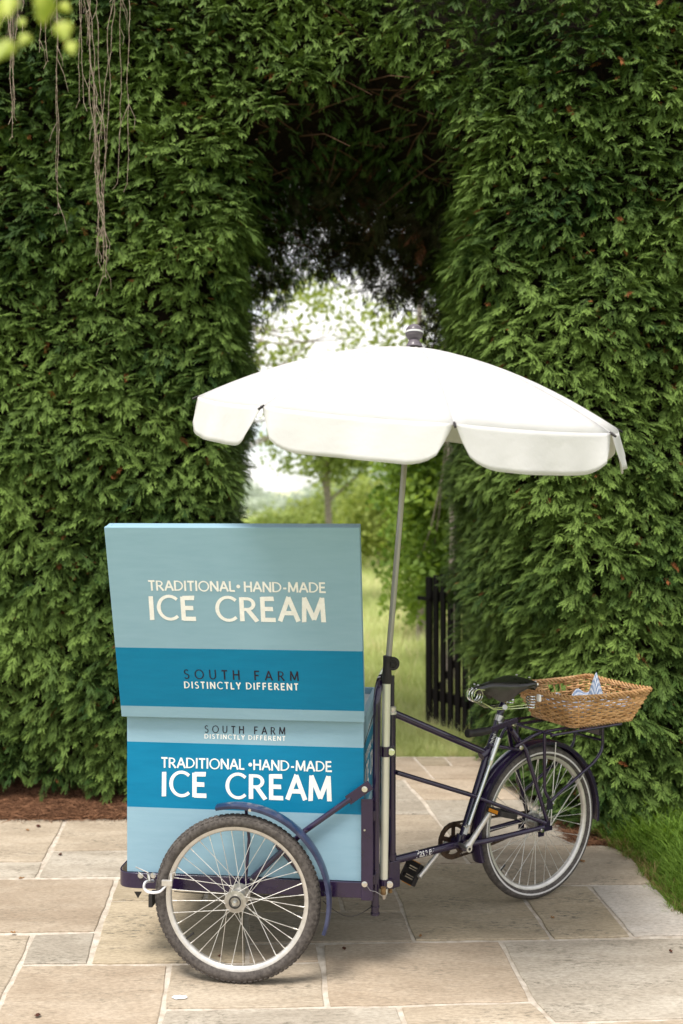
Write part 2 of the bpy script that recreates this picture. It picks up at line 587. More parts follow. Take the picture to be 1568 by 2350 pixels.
SL = [
 ('b', [(-330, 1882), (150, 1880), (101, 1977), (-345, 1980)]),
 ('g', [(-345, 1980), (101, 1977), (84, 2014), (-350, 2017)]),
 ('b', [(152, 1880), (420, 1877), (402, 1950), (118, 1952)]),
 ('g', [(118, 1952), (402, 1950), (385, 2010), (85, 2013)]),
 ('o', [(420, 1877), (708, 1874), (708, 2007), (385, 2010)]),
 ('o', [(575, 1738), (760, 1738), (772, 1870), (560, 1874)]),
 ('t', [(760, 1738), (950, 1737), (998, 1788), (764, 1789)]),
 ('o', [(950, 1737), (1021, 1738), (1037, 1756), (967, 1756)]),
 ('t', [(1021, 1738), (1105, 1737), (1132, 1755), (1037, 1756)]),
 ('t', [(967, 1756), (1132, 1755), (1168, 1785), (998, 1788)]),
 ('t', [(927, 1789), (1168, 1785), (1205, 1834), (971, 1835)]),
 ('g', [(764, 1789), (927, 1789), (993, 1868), (771, 1870)]),
 ('g', [(971, 1835), (1205, 1834), (1240, 1880), (1346, 1939), (1046, 1940)]),
 ('b', [(771, 1870), (993, 1868), (1076, 1981), (785, 1984)]),
 ('b', [(708, 1874), (771, 1870), (785, 1984), (765, 2007), (708, 2007)]),
 ('b', [(1046, 1940), (1346, 1939), (1408, 1940), (1456, 1971), (1499, 2028), (1183, 2032), (1145, 1981), (1076, 1981)]),
 ('o', [(885, 1984), (1145, 1981), (1269, 2155), (950, 2159)]),
 ('o', [(1183, 2032), (1351, 2031), (1452, 2149), (1269, 2155)]),
 ('p', [(1351, 2031), (1499, 2028), (1537, 2071), (1568, 2095), (1640, 2146), (1452, 2149)]),
 ('o', [(268, 2016), (483, 2010), (470, 2064), (251, 2067)]),
 ('o', [(483, 2010), (765, 2007), (788, 2091), (566, 2093), (564, 2063), (470, 2064)]),
 ('b', [(785, 1984), (885, 1984), (926, 2091), (788, 2091), (768, 2007)]),
 ('o', [(251, 2067), (564, 2063), (567, 2209), (205, 2212)]),
 ('b', [(566, 2093), (926, 2091), (952, 2160), (730, 2163), (566, 2165)]),
 ('t', [(566, 2165), (730, 2163), (738, 2207), (567, 2209)]),
 ('t', [(-350, 2018), (268, 2016), (222, 2138), (-400, 2143)]),
 ('g', [(76, 2143), (222, 2138), (205, 2212), (47, 2213)]),
 ('b', [(-400, 2143), (76, 2143), (47, 2213), (0, 2300), (-26, 2350), (-75, 2450), (-560, 2450)]),
 ('t', [(47, 2213), (389, 2212), (369, 2350), (352, 2450), (-75, 2450), (-26, 2350), (0, 2300)]),
 ('b', [(389, 2212), (738, 2207), (753, 2310), (374, 2316)]),
 ('g', [(374, 2316), (753, 2310), (915, 2308), (931, 2350), (968, 2450), (352, 2450), (369, 2350)]),
 ('t', [(738, 2165), (1149, 2158), (1223, 2298), (753, 2310)]),
 ('b', [(915, 2308), (1223, 2298), (1271, 2346), (1345, 2450), (968, 2450), (931, 2350)]),
 ('g', [(1149, 2158), (1640, 2148), (1730, 2332), (1271, 2346), (1223, 2298)]),
 ('b', [(1271, 2346), (1730, 2332), (1800, 2450), (1345, 2450)]),
]
for k, pl in SL:
    stone([G(*p) for p in pl], SM[k])
# stones out of frame towards the viewer
yy = G(0, 2450).y
for r_ in range(4):
    y1 = yy - 0.55 * r_
    y0 = y1 - 0.55
    x = -2.6 + 0.3 * (r_ % 2)
    while x < 2.2:
        wd = random.uniform(0.5, 1.0)
        stone([(x, y0), (x + wd, y0), (x + wd, y1), (x, y1)], random.choice([m_buff, m_tan, m_grey, m_olive]))
        x += wd
# a white bird splash and fallen leaves
m_white = noisy('chalk_white', (0.58, 0.57, 0.55), (0.70, 0.69, 0.67), rough=0.8)
bd = MB()
c = G(412, 2290)
ring = [(c.x + math.cos(a) * (0.014 + 0.010 * random.random()) * 1.3, c.y + math.sin(a) * (0.009 + 0.011 * random.random()), 0.003)
        for a in [2 * PI * k / 16 for k in range(16)]]
bd.add([(c.x, c.y, 0.0045)] + ring, [(0, k + 1, (k + 1) % 16 + 1) for k in range(16)])
tag(bd.build('bird_dropping', m_white), 'small white bird splash on the stone left below the near front wheel', 'dropping')

# ================================================================ HEDGE
def smooth(a, b, t):
    t = np.clip((t - a) / (b - a), 0, 1)
    return t * t * (3 - 2 * t)

XRY = np.array([4.9, 5.1, 5.3, 5.7, 6.0, 6.5, 7.0, 7.6])
XRX = np.array([1.42, 1.30, 1.19, 1.06, 1.01, 0.96, 0.93, 0.93])
def x_left(y, z):
    return np.interp(z, [0, 0.6, 1.7, 2.6, 3.1, 3.5, 5], [-0.72, -0.66, -0.635, -0.585, -0.55, -0.47, -0.3]) - 0.04 * (y - 5.6)
def x_right(y, z):
    k_ = np.clip((y - 5.1) / 1.9, 0, 1)
    sh = smooth(0.5, 3.2, z) * 0.50 * (1 - k_) + k_ * np.interp(z, [0, 0.4, 1.1, 2.0, 3.2], [0, 0.05, 0.15, 0.18, 0.20])
    return np.interp(y, XRY, XRX) - sh
def z_top(x, y):
    return np.interp(y, [5.3, 6.0, 7.1], [4.18, 3.80, 3.30]) + 0.10 * np.sin(x * 4 + 1.2) - 0.35 * np.abs(x - 0.05) ** 1.5
def y_front(x, z):
    return np.interp(x, [-1.2, -0.5, 0.5, 1.2], [5.60, 5.62, 5.40, 5.14]) + 0.03 * np.sin(x * 2.3 + z * 1.7)
YB = 7.15

def lump(p):
    x, y, z = p[:, 0], p[:, 1], p[:, 2]
    return 0.8 * (0.022 * np.sin(x * 7.1 + 2 * np.sin(z * 3.3)) + 0.022 * np.sin(z * 9.3 + 1.7 * np.sin(x * 4.1 + y)) +
            0.022 * np.sin(y * 8 + z * 5) + 0.018 * np.sin(z * 17 + x * 13) + 0.014 * np.sin(x * 23 - z * 11))

def sdf(p):
    """negative inside the hedge"""
    x, y, z = p[:, 0], p[:, 1], p[:, 2]
    zb = np.where(x < 0, 0.09 + 0.04 * np.sin(x * 6), 0.05 + 0.04 * np.sin(x * 9 + 1))
    sl = x - x_left(y, z)
    sr = x_right(y, z) - x
    st = z_top(x, y) - z
    k = 0.10
    def smin(a, b, k):
        h = np.clip(0.5 + 0.5 * (b - a) / k, 0, 1)
        return b * (1 - h) + a * h - k * h * (1 - h)
    tun = smin(smin(sl, sr, 0.08), st, 0.22)       # negative = outside the opening
    def smax(a, b, k):
        return -smin(-a, -b, k)
    d = smax(y_front(x, z) - y, tun, 0.16)
    d = smax(d, y - YB, 0.10)
    d = np.maximum(d, zb - z)
    return d + lump(p)

def grad(p):
    e = 0.02
    g = np.zeros_like(p)
    for a in range(3):
        q = p.copy(); q[:, a] += e
        q2 = p.copy(); q2[:, a] -= e
        g[:, a] = (sdf(q) - sdf(q2)) / (2 * e)
    return g / np.maximum(np.linalg.norm(g, axis=1, keepdims=True), 1e-6)

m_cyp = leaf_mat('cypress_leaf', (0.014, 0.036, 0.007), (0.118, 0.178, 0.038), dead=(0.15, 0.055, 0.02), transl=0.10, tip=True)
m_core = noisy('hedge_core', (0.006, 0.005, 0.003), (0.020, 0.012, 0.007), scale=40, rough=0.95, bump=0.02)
m_twig = noisy('hedge_twig', (0.05, 0.025, 0.015), (0.10, 0.055, 0.035), scale=30, rough=0.9)

def tip_mesh(name, vft, mat):
    me = proto_mesh(name, vft[0], vft[1], mat)
    at_ = me.attributes.new('tip', 'FLOAT', 'POINT')
    at_.data.foreach_set('value', vft[2])
    return me

def cypress_spray(seed, length=0.13, dense=1.0, droop=0.30):
    """flat ferny spray: an axis with forward-swept fingers, each finger toothed; the tips droop"""
    rd = random.Random(seed)
    vs, fs, tip = [], [], []
    def bz(x, y, z0=0.0):
        return -droop * (x * x * 1.6 + y * y) / length + z0
    def blade(x0, y0, ang, ln, wd, z0=0.0, t0=0.0, t1=1.0):
        dx, dy = math.sin(ang), math.cos(ang)
        nxx, nyy = dy, -dx
        o = len(vs)
        for (f, s, w_) in ((0, 0, 0), (0.38, 1, 1), (0.38, -1, 1), (1, 0, 0)):
            a, b_ = x0 + dx * ln * f + nxx * wd * s * w_, y0 + dy * ln * f + nyy * wd * s * w_
            vs.append((a, b_, bz(a, b_, z0) - (0.0015 if s else 0)))
            tip.append(t0 + (t1 - t0) * f)
        fs.append((o, o + 1, o + 3, o + 2))
    blade(0, 0, 0, length * 0.7, 0.0018, 0, 0, .4)
    n = max(4, int(round(length * dense / 0.0155)))
    for i in range(n):
        t = (i + 0.5) / n
        y = length * 0.84 * t
        for s in (-1, 1):
            if rd.random() < 0.07:
                continue
            yy = y + (0.004 if s > 0 else 0)
            ln = (0.020 + 0.034 * math.sin(PI * (0.18 + 0.72 * t)) ) * rd.uniform(0.75, 1.2) * length / 0.13
            a = s * rd.uniform(0.62, 0.95) * (1 - 0.45 * t)
            z0 = rd.uniform(-0.003, 0.003)
            tb = 0.25 * t
            blade(0, yy, a, ln * 1.1, 0.0027, z0, tb, 1.0)
            dx, dy = math.sin(a), math.cos(a)
            k = max(2, int(ln / 0.010))
            for j in range(k):
                tt = (j + 0.9) / (k + 0.6)
                px, py = dx * ln * tt, yy + dy * ln * tt
                l2 = rd.uniform(0.008, 0.014) * (1.15 - 0.6 * tt)
                for s2 in (-1, 1):
                    blade(px, py, a + s2 * rd.uniform(0.40, 0.62), l2, 0.0019, z0, tb + 0.4 * tt, 1.0)
    blade(0, length * 0.78, rd.uniform(-.1, .1), length * 0.24, 0.0030, 0, .5, 1)
    return vs, fs, tip

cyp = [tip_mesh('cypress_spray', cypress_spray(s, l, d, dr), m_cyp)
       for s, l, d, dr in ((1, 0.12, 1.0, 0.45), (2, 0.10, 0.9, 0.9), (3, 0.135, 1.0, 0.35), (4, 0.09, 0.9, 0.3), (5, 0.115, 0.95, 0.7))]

def sample_shell(n_try, lo, hi, dmin, dmax, extra=None):
    p = rng.uniform(lo, hi, size=(n_try, 3))
    d = sdf(p)
    k = (d > -dmax) & (d < -dmin)
    p, d = p[k], d[k]
    return p, d

def hedge_points():
    P_, D_ = [], []
    # dense outer layer in view (frustum widened), lighter deeper layer
    lo, hi = np.array([-2.75, 4.8, 0.03]), np.array([2.6, 7.3, 5.1])
    p, d = sample_shell(2600000, lo, hi, -0.02, 0.16)
    g = grad(p)
    view = np.array([0, 0, H]) - p
    view /= np.linalg.norm(view, axis=1, keepdims=True)
    facing = np.sum(g * view, axis=1)
    lim = np.abs(p[:, 0]) < 0.385 * p[:, 1] + 0.45
    upl = p[:, 2] < H + 0.56 * p[:, 1]
    under = (g[:, 2] < -0.5) | (p[:, 2] < z_top(p[:, 0], p[:, 1]) + 0.25) & (p[:, 1] > 5.9) & (np.abs(p[:, 0]) < 0.6) & (p[:, 2] > 3)
    keep = ((facing > -0.25) | under) & lim & upl & (d < -0.0)
    p, d, g = p[keep], d[keep], g[keep]
    # thin out: density falls with depth, and fewer on the far/under surfaces
    w_ = np.where(d > -0.07, 1.0, 0.45)
    w_ *= np.where(g[:, 2] < -0.45, 0.22, 1.0)
    sel = rng.random(len(p)) < w_
    return p[sel], d[sel], g[sel]

hp, hd, hg = hedge_points()
NH = 58000
if len(hp) > NH:
    s_ = rng.choice(len(hp), NH, replace=False)
    hp, hd, hg = hp[s_], hd[s_], hg[s_]
nH = len(hp)
print('hedge sprays', nH)
dirv = hg * 0.8 + rng.normal(0, 0.48, (nH, 3))
dirv[:, 2] = dirv[:, 2] * 0.45 + rng.uniform(-0.22, 0.22, nH)
upv = np.tile(np.array([0.0, -0.12, 1.0]), (nH, 1)) + rng.normal(0, 0.20, (nH, 3)) + hg * 0.15
heu = euler_from(dirv, upv)
base_noise = 0.5 + 0.36 * np.sin(hp[:, 0] * 3.1 + np.sin(hp[:, 2] * 2.7) * 2) * np.sin(hp[:, 2] * 3.9 + hp[:, 0]) + rng.normal(0, 0.17, nH)
tint = np.clip(base_noise, 0.0, 0.92)
dead = rng.random(nH) < 0.035
tint[dead] = rng.uniform(0.955, 1.0, dead.sum())
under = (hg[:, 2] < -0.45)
tint[under] *= 0.4  # downward-facing sprays: shade under the arch put into the tint
hsc = rng.uniform(0.50, 1.02, nH)
hsc[dead] *= 0.55
# sprays root at the sampled depth and reach out: pull the root inwards
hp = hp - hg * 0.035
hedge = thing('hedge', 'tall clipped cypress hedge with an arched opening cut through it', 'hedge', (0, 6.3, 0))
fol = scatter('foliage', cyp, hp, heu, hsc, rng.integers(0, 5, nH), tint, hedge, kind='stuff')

# inner mass of old wood, well behind the sprays
core = MB()
def core_strip(ring_fn, zs, closed=True):
    vs, fs = [], []
    rings = [ring_fn(z) for z in zs]
    m = len(rings[0])
    for rg in rings:
        vs += rg
    for j in range(len(zs) - 1):
        for k in range(m):
            k2 = (k + 1) % m
            fs.append((j * m + k, j * m + k2, (j + 1) * m + k2, (j + 1) * m + k))
    fs.append(tuple(range(m - 1, -1, -1)))
    fs.append(tuple((len(zs) - 1) * m + k for k in range(m)))
    core.add(vs, fs)
CI = 0.17
def left_ring(z):
    ysn = [5.62 + CI, 6.1, 6.6, 7.05]
    f = lambda y: float(x_left(np.array([y]), np.array([min(z, 3.3)]))[0]) - CI
    return [(-4.2, 5.60 + CI, z), (-1.2, 5.6 + CI, z)] + [(f(y) - (0.12 if i == 0 else 0), y, z) for i, y in enumerate(ysn)] + [(-4.2, 7.05, z)]
def right_ring(z):
    ysn = [7.05, 6.6, 6.1, 5.7, 5.45]
    f = lambda y: float(x_right(np.array([y]), np.array([min(z, 3.3)]))[0]) + CI
    return [(4.2, 7.05, z)] + [(f(y) + (0.03 if y < 5.5 else 0), y, z) for y in ysn] + [(1.75, 5.15 + CI, z), (4.2, 5.12 + CI, z)]
zs = [0.18, 0.6, 1.0, 1.5, 2.0, 2.5, 3.0, 3.4, 5.3]
core_strip(left_ring, [0.24] + zs[1:])
core_strip(right_ring, zs)
# over the opening: solid only in the front and middle, thin at the far lip where sky shows through
tv = []
xs_ = [-0.95, -0.55, -0.2, 0.2, 0.6, 1.05]
for y, dz in ((5.45 + CI + 0.08, 0.20), (5.9, 0.18), (6.35, 0.20)):
    for x in xs_:
        tv.append((x, y, float(z_top(np.array([x]), np.array([y]))[0]) + dz))
for y in (6.35, 5.45 + CI + 0.08):
    for x in xs_:
        tv.append((x, y, 5.3))
m6 = len(xs_)
tf = []
order = [0, 1, 2, 3, 4]
for j in range(4):
    for k in range(m6 - 1):
        tf.append((j * m6 + k, j * m6 + k + 1, (j + 1) * m6 + k + 1, (j + 1) * m6 + k))
for k in range(m6 - 1):
    tf.append((4 * m6 + k, 4 * m6 + k + 1, k + 1, k))
core.add(tv, tf)
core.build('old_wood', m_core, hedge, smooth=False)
# bare twigs hanging under the arch and among the leaves
tw = MB()
for i in range(150):
    x = random.uniform(-0.5, 0.75)
    y = random.uniform(5.6, 7.0)
    z = float(z_top(np.array([x]), np.array([y]))[0]) + random.uniform(0.02, 0.25)
    d = Vector((random.uniform(-1, 1), random.uniform(-1, 0.6), random.uniform(-0.4, 0.2))).normalized()
    p0 = Vector((x, y, z))
    ln = random.uniform(0.15, 0.5)
    p1 = p0 + d * ln * 0.5 + Vector((0, 0, random.uniform(-0.04, 0.03)))
    p2 = p0 + d * ln + Vector((random.uniform(-0.05, 0.05), 0, random.uniform(-0.05, 0.05)))
    tw.tube([p0, p1, p2], [0.005, 0.0035, 0.0015], 4, caps=False)
tw.build('twigs', m_twig, hedge, kind='stuff')
# thin brown-green sprays, the arch's shade put into their colour, at the far lip of the arch, loose enough for the sky to show
m_shade = leaf_mat('cypress_shaded_inner_leaf', (0.022, 0.016, 0.007), (0.032, 0.040, 0.012), dead=(0.08, 0.03, 0.015), transl=0.04)
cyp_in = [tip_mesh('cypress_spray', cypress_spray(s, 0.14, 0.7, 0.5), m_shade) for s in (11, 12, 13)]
nL = 11000
xl_ = rng.uniform(-0.75, 0.85, nL)
yl_ = rng.uniform(6.2, 7.15, nL)
base = z_top(xl_, yl_)
hh = rng.random(nL) ** 0.9 * (1.45)
zl_ = base + hh + 0.06 - 0.25 * smooth(-0.25, 0.25, xl_)
pl_ = np.stack([xl_, yl_, zl_], 1)
clump = np.sin(xl_ * 9 + 2 * np.sin(zl_ * 5)) * np.sin(zl_ * 8 + yl_ * 3) + 0.6 * hh
kp = clump > -0.36 + rng.normal(0, 0.2, nL)
pl_ = pl_[kp]
nL = len(pl_)
dv = rng.normal(0, 1, (nL, 3)); dv[:, 2] -= 0.3
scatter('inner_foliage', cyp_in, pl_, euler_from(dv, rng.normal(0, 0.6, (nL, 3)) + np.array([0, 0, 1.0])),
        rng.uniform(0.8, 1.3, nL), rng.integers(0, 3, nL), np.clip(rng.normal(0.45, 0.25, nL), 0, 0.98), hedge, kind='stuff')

# needle litter under the left hedge
m_needle = leaf_mat('dry_needle', (0.06, 0.028, 0.016), (0.26, 0.13, 0.07), transl=0.0, rough=0.9)
def litter(seed):
    rd = random.Random(seed)
    mb = MB()
    for k in range(14):
        a = rd.uniform(0, 2 * PI)
        p0 = Vector((rd.uniform(-0.03, 0.03), rd.uniform(-0.03, 0.03), rd.uniform(0, 0.012)))
        ln = rd.uniform(0.02, 0.07)
        p1 = p0 + Vector((math.cos(a) * ln / 2, math.sin(a) * ln / 2, rd.uniform(-0.004, 0.010)))
        p2 = p1 + Vector((math.cos(a + rd.uniform(-.6, .6)) * ln / 2, math.sin(a) * ln / 2, rd.uniform(-0.008, 0.004)))
        mb.tube([p0, p1, p2], [0.0016, 0.0013, 0.0007], 3, caps=False)
    return mb.v, mb.f
lit = [proto_mesh('needle_litter', *litter(s), m_needle) for s in range(4)]
nN = 5200
lx = np.concatenate([rng.uniform(-2.6, -0.5, nN), rng.uniform(1.15, 2.6, 900)])
ly = np.concatenate([5.43 + rng.random(nN) ** 1.3 * 0.65 + 0.03 * rng.normal(0, 0.4, nN), rng.uniform(4.98, 5.5, 900)])
lz = np.clip((ly - 5.38) * 0.10, 0, 0.06) + rng.random(len(lx)) * 0.012 - 0.006
le = np.stack([rng.normal(0, 0.15, len(lx)), rng.normal(0, 0.15, len(lx)), rng.uniform(0, 6.28, len(lx))], 1)
tag(scatter('needle_litter', lit, np.stack([lx, ly, lz], 1), le, rng.uniform(0.6, 1.2, len(lx)), rng.integers(0, 4, len(lx)), rng.random(len(lx)) * 0.9),
    'brown fallen needles and twigs lying along the foot of the hedge', 'leaf litter', kind='stuff')

# ================================================================ GRASS
m_lawn = leaf_mat('lawn_blade', (0.10, 0.19, 0.03), (0.22, 0.34, 0.06), dead=(0.30, 0.22, 0.10), transl=0.4)
m_mead = leaf_mat('sunlit_meadow_blade', (0.34, 0.42, 0.13), (0.66, 0.70, 0.34), dead=(0.62, 0.56, 0.34), transl=0.4)  # pale grass tone raised further to carry the sunlight beyond the hedge
def tuft(seed, h, n, spread, lean):
    rd = random.Random(seed)
    vs, fs = [], []
    for k in range(n):
        a = rd.uniform(0, 2 * PI)
        x, y = rd.uniform(-spread, spread), rd.uniform(-spread, spread)
        hh_ = h * rd.uniform(0.5, 1.1)
        ln = rd.uniform(0.1, 1.0) * lean * hh_
        wd = rd.uniform(0.0016, 0.0030)
        px, py = math.cos(a), math.sin(a)
        o = len(vs)
        for t in (0, 0.4, 0.75):
            cx_, cy_ = x + px * ln * t * t, y + py * ln * t * t
            z = hh_ * (t - 0.18 * t * t * lean)
            ww = wd * (1 - 0.5 * t)
            vs += [(cx_ - py * ww, cy_ + px * ww, z), (cx_ + py * ww, cy_ - px * ww, z)]
        vs.append((x + px * ln, y + py * ln, hh_ * (1 - 0.18 * lean)))
        fs += [(o, o + 1, o + 3, o + 2), (o + 2, o + 3, o + 5, o + 4), (o + 4, o + 5, o + 6)]
    return vs, fs
lawn_p = [proto_mesh('grass_tuft', *tuft(s, 0.10, 22, 0.03, 0.9), m_lawn) for s in range(3)]
mead_p = [proto_mesh('grass_tuft', *tuft(s, 0.22, 20, 0.07, 0.8), m_mead) for s in range(10, 13)]

EP = [G(*q) for q in ((1640, 2148), (1568, 2097), (1537, 2073), (1499, 2028), (1456, 1972), (1408, 1942))]
EY = [3.0] + [q.y for q in EP] + [5.3]
EX = [2.4] + [q.x for q in EP] + [1.30]
def lawn_inside(x, y):
    edge = np.interp(y, EY, EX)
    return x > edge - 0.01 + 0.02 * np.sin(y * 31)
n_ = 16000
gx, gy = rng.uniform(1.3, 2.9, n_), rng.uniform(3.2, 5.35, n_)
k = lawn_inside(gx, gy) & (gx < 0.40 * gy + 0.6)
gx, gy = gx[k], gy[k]
edge = np.interp(gy, EY, EX)
fr = np.clip((gx - edge) / 0.25, 0.0, 1)
sc_l = (0.6 + 0.95 * fr + np.clip(gy - 4.85, 0, 0.5) * 1.6) * rng.uniform(0.7, 1.2, len(gx))
tl = np.clip(rng.normal(0.5, 0.25, len(gx)), 0, 0.92)
tl[(fr < 0.25) & (rng.random(len(gx)) < 0.45)] = 0.97
tag(scatter('lawn_grass', lawn_p, np.stack([gx, gy, np.full(len(gx), -0.03)], 1),
            np.stack([rng.normal(0, .12, len(gx)), rng.normal(0, .12, len(gx)), rng.uniform(0, 6.28, len(gx))], 1),
            sc_l, rng.integers(0, 3, len(gx)), tl),
    'bright green lawn grass growing at the right edge of the paving', 'grass', kind='stuff')
# lawn ground under it
lw = MB()
sheet(lw, [(2.42, 3.0)] + [tuple(G(*q)[:2]) for q in ((1642, 2148), (1570, 2097), (1539, 2073), (1499, 2028), (1456, 1972), (1408, 1942))] + [(1.5, 5.1), (3.6, 4.88), (6, 3), (6, -2), (2.6, -2), (2.62, 0.6)], -0.008)
m_lf = noisy('lawn_floor', (0.06, 0.07, 0.02), (0.12, 0.10, 0.04), scale=25, rough=0.95, bump=0.01)
lw = lw.build('lawn', m_lf)
lw['kind'] = 'structure'

n_ = 15000
my = 6.83 + rng.random(n_) ** 1.8 * 26
mxx = rng.uniform(-1, 1, n_) * (0.16 * my + 0.9) + 0.02 * my
k = np.ones(n_, bool)
mxx, my = mxx[k], my[k]
mh = np.interp(my, [6.83, 7.2, 9, 33], [0.35, 0.75, 1.2, 2.6]) * rng.uniform(0.6, 1.25, n_)
tm = np.clip(rng.normal(0.5, 0.2, n_) + 0.25 * np.sin(mxx * 2.2) * np.sin(my * 1.1), 0, 0.92)
tm[rng.random(n_) < 0.10] = 0.97
tag(scatter('meadow_grass', mead_p, np.stack([mxx, my, np.full(n_, -0.03)], 1),
            np.stack([rng.normal(0, .15, n_), rng.normal(0, .15, n_), rng.uniform(0, 6.28, n_)], 1), mh, rng.integers(0, 3, n_), tm),
    'tall pale green meadow grass growing beyond the hedge opening', 'grass', kind='stuff')

# ================================================================ TREES BEYOND
m_bark = noisy('pale_bark', (0.20, 0.16, 0.13), (0.42, 0.36, 0.31), scale=18, rough=0.9, stretch=(1, 1, 3), bump=0.01)
def leaf_cluster(seed, n, rad, size):
    rd = random.Random(seed)
    vs, fs = [], []
    for k in range(n):
        p = Vector((rd.gauss(0, 1), rd.gauss(0, 1), rd.gauss(0, 0.7))).normalized() * rad * rd.random() ** 0.5
        a = Vector((rd.uniform(-1, 1), rd.uniform(-1, 1), rd.uniform(-0.9, 0.3))).normalized()
        b = a.cross(Vector((rd.uniform(-1, 1), rd.uniform(-1, 1), rd.uniform(-1, 1)))).normalized()
        s = size * rd.uniform(0.7, 1.2)
        o = len(vs)
        vs += [p, p + a * s * 0.5 + b * s * 0.32, p + a * s, p + a * s * 0.5 - b * s * 0.32]
        fs.append((o, o + 1, o + 2, o + 3))
    return [tuple(v) for v in vs], fs

def tree(name, label, cat, base, trunk_h, r0, blobs, ncl, mat, lsize=0.07, crad=0.16, lean=(0, 0), group=None, bark=None, nleaf=16, stems=1):
    t = thing(name, label, cat, base, group)
    bx, by, bz = base
    top = Vector((bx + lean[0], by + lean[1], bz + trunk_h))
    tk = MB()
    pts = [Vector((bx, by, bz - 0.05)), Vector((bx, by, bz)).lerp(top, 0.35) + Vector((0.03 * trunk_h * 0.3, 0, 0)),
           Vector((bx, by, bz)).lerp(top, 0.7) - Vector((0.02 * trunk_h * 0.3, 0, 0)), top]
    tk.tube(pts, [r0, r0 * 0.8, r0 * 0.6, r0 * 0.45], 8)
    for (cx_, cy_, cz_, rx, ry, rz) in blobs:
        for q in range(3):
            e = Vector((cx_ + random.uniform(-.5, .5) * rx, cy_ + random.uniform(-.5, .5) * ry, cz_ + random.uniform(-.3, .6) * rz))
            s0 = Vector((bx, by, bz)).lerp(top, random.uniform(0.45, 1.0))
            md_ = s0.lerp(e, 0.5) + Vector((0, 0, -0.08 * (e - s0).length))
            tk.tube([s0, md_, e], [r0 * 0.35, r0 * 0.22, r0 * 0.06], 5, caps=False)
    tk.build('trunk', bark or m_bark, t)
    vol = [b[3] * b[4] * b[5] for b in blobs]
    tot = sum(vol)
    pts_ = []
    for b, v in zip(blobs, vol):
        k = max(3, int(ncl * v / tot))
        d = rng.normal(0, 1, (k, 3))
        d /= np.linalg.norm(d, axis=1, keepdims=True)
        rr = rng.random((k, 1)) ** 0.45
        pts_.append(np.array([b[0], b[1], b[2]]) + d * rr * np.array([b[3], b[4], b[5]]))
    pts_ = np.concatenate(pts_)
    k = len(pts_)
    key = (mat.name, lsize, crad, nleaf)
    if key not in LC:
        LC[key] = [proto_mesh('leaf_cluster', *leaf_cluster(s, nleaf, crad, lsize), mat) for s in range(3)]
    scatter('crown', LC[key], pts_, rng.uniform(0, 6.28, (k, 3)), rng.uniform(0.7, 1.3, k), rng.integers(0, 3, k),
            np.clip(rng.normal(0.5, 0.24, k), 0, 0.92), t, real=True)
    return t
LC = {}
m_l1 = leaf_mat('field_maple_leaf', (0.18, 0.25, 0.06), (0.42, 0.50, 0.17), transl=0.5, src='GEOMETRY')
m_l2 = leaf_mat('bush_leaf', (0.08, 0.15, 0.025), (0.28, 0.40, 0.08), transl=0.45, src='GEOMETRY')
m_l3 = leaf_mat('pale_leaf', (0.18, 0.24, 0.05), (0.36, 0.42, 0.12), transl=0.5, src='GEOMETRY')
m_l4 = leaf_mat('hazed_far_leaf', (0.36, 0.42, 0.33), (0.56, 0.62, 0.50), transl=0.35)  # leaf colour paled to stand in for haze over distance

# slender tree in the middle of the opening
p = G(752, 1405)
tree('young_tree', 'slender tree with a bare pale trunk in the middle of the opening', 'tree', (p.x, p.y, 0), 3.4, 0.075,
     [(-0.25, p.y, 2.65, 1.0, 0.8, 0.55), (0.35, p.y + .2, 2.8, 0.75, 0.8, 0.5), (-0.1, p.y, 3.5, 0.9, 0.8, 0.6)], 330, m_l1, 0.10, 0.20)
# airy tree whose upper leaves show against the sky
tree('airy_tree', 'airy tree with sparse yellow-green leaves against the bright sky', 'tree', (-2.1, 15.5, 0), 5.0, 0.06,
     [(-0.9, 15.5, 3.9, 0.9, 1.0, 0.8), (-0.1, 15.0, 4.6, 1.1, 1.0, 0.6), (0.7, 15.2, 4.0, 0.9, 1.0, 0.7), (-0.6, 15.3, 5.0, 0.8, 1.0, 0.5), (1.2, 15.2, 4.5, 0.7, 0.8, 0.6)],
     190, m_l3, 0.10, 0.24, nleaf=12)
# leafy trees on the right side of the opening
tree('leafy_tree', 'dense green tree with a pale trunk behind the black gate', 'tree', (0.965, 8.9, 0), 4.2, 0.04,
     [(0.90, 9.9, 1.2, 0.40, 0.5, 0.7), (0.78, 9.9, 2.0, 0.45, 0.5, 0.6), (1.2, 9.8, 2.7, 0.7, 0.6, 0.6), (1.5, 9.6, 1.2, 0.5, 0.5, 0.7)], 620, m_l2, 0.085, 0.16)
tree('leafy_tree', 'dark green tree half hidden by the white parasol pole', 'tree', (0.95, 12.0, 0), 4.5, 0.06,
     [(0.95, 12.0, 1.9, 0.55, 0.7, 0.8), (0.95, 12.2, 0.8, 0.5, 0.6, 0.6), (1.3, 12.0, 3.0, 0.9, 0.8, 0.7)], 480, m_l2, 0.09, 0.18)
# low shrubs further off
for i, (px, Y, hh_, ww, lab) in enumerate([(612, 26, 1.6, 0.9, 'low dark shrub at the left end of the far field edge'),
                                           (690, 34, 1.9, 1.0, 'rounded pale shrub left of the slender trunk'),
                                           (800, 27, 2.5, 1.3, 'leafy shrub right of the slender trunk'),
                                           (868, 24, 2.3, 1.1, 'tall shrub beside the parasol pole')]):
    x = (px - CX) / FPX * Y
    tree('shrub', lab, 'shrub', (x, Y, 0), hh_ * 0.6, 0.03, [(x, Y, hh_ * 0.5, ww, ww, hh_ * 0.5), (x + 0.4, Y, hh_ * 0.7, ww * 0.6, ww * .6, hh_ * 0.35)],
         230, [m_l1, m_l3][i % 2], 0.14, 0.28, group='shrubs at the far side of the meadow')
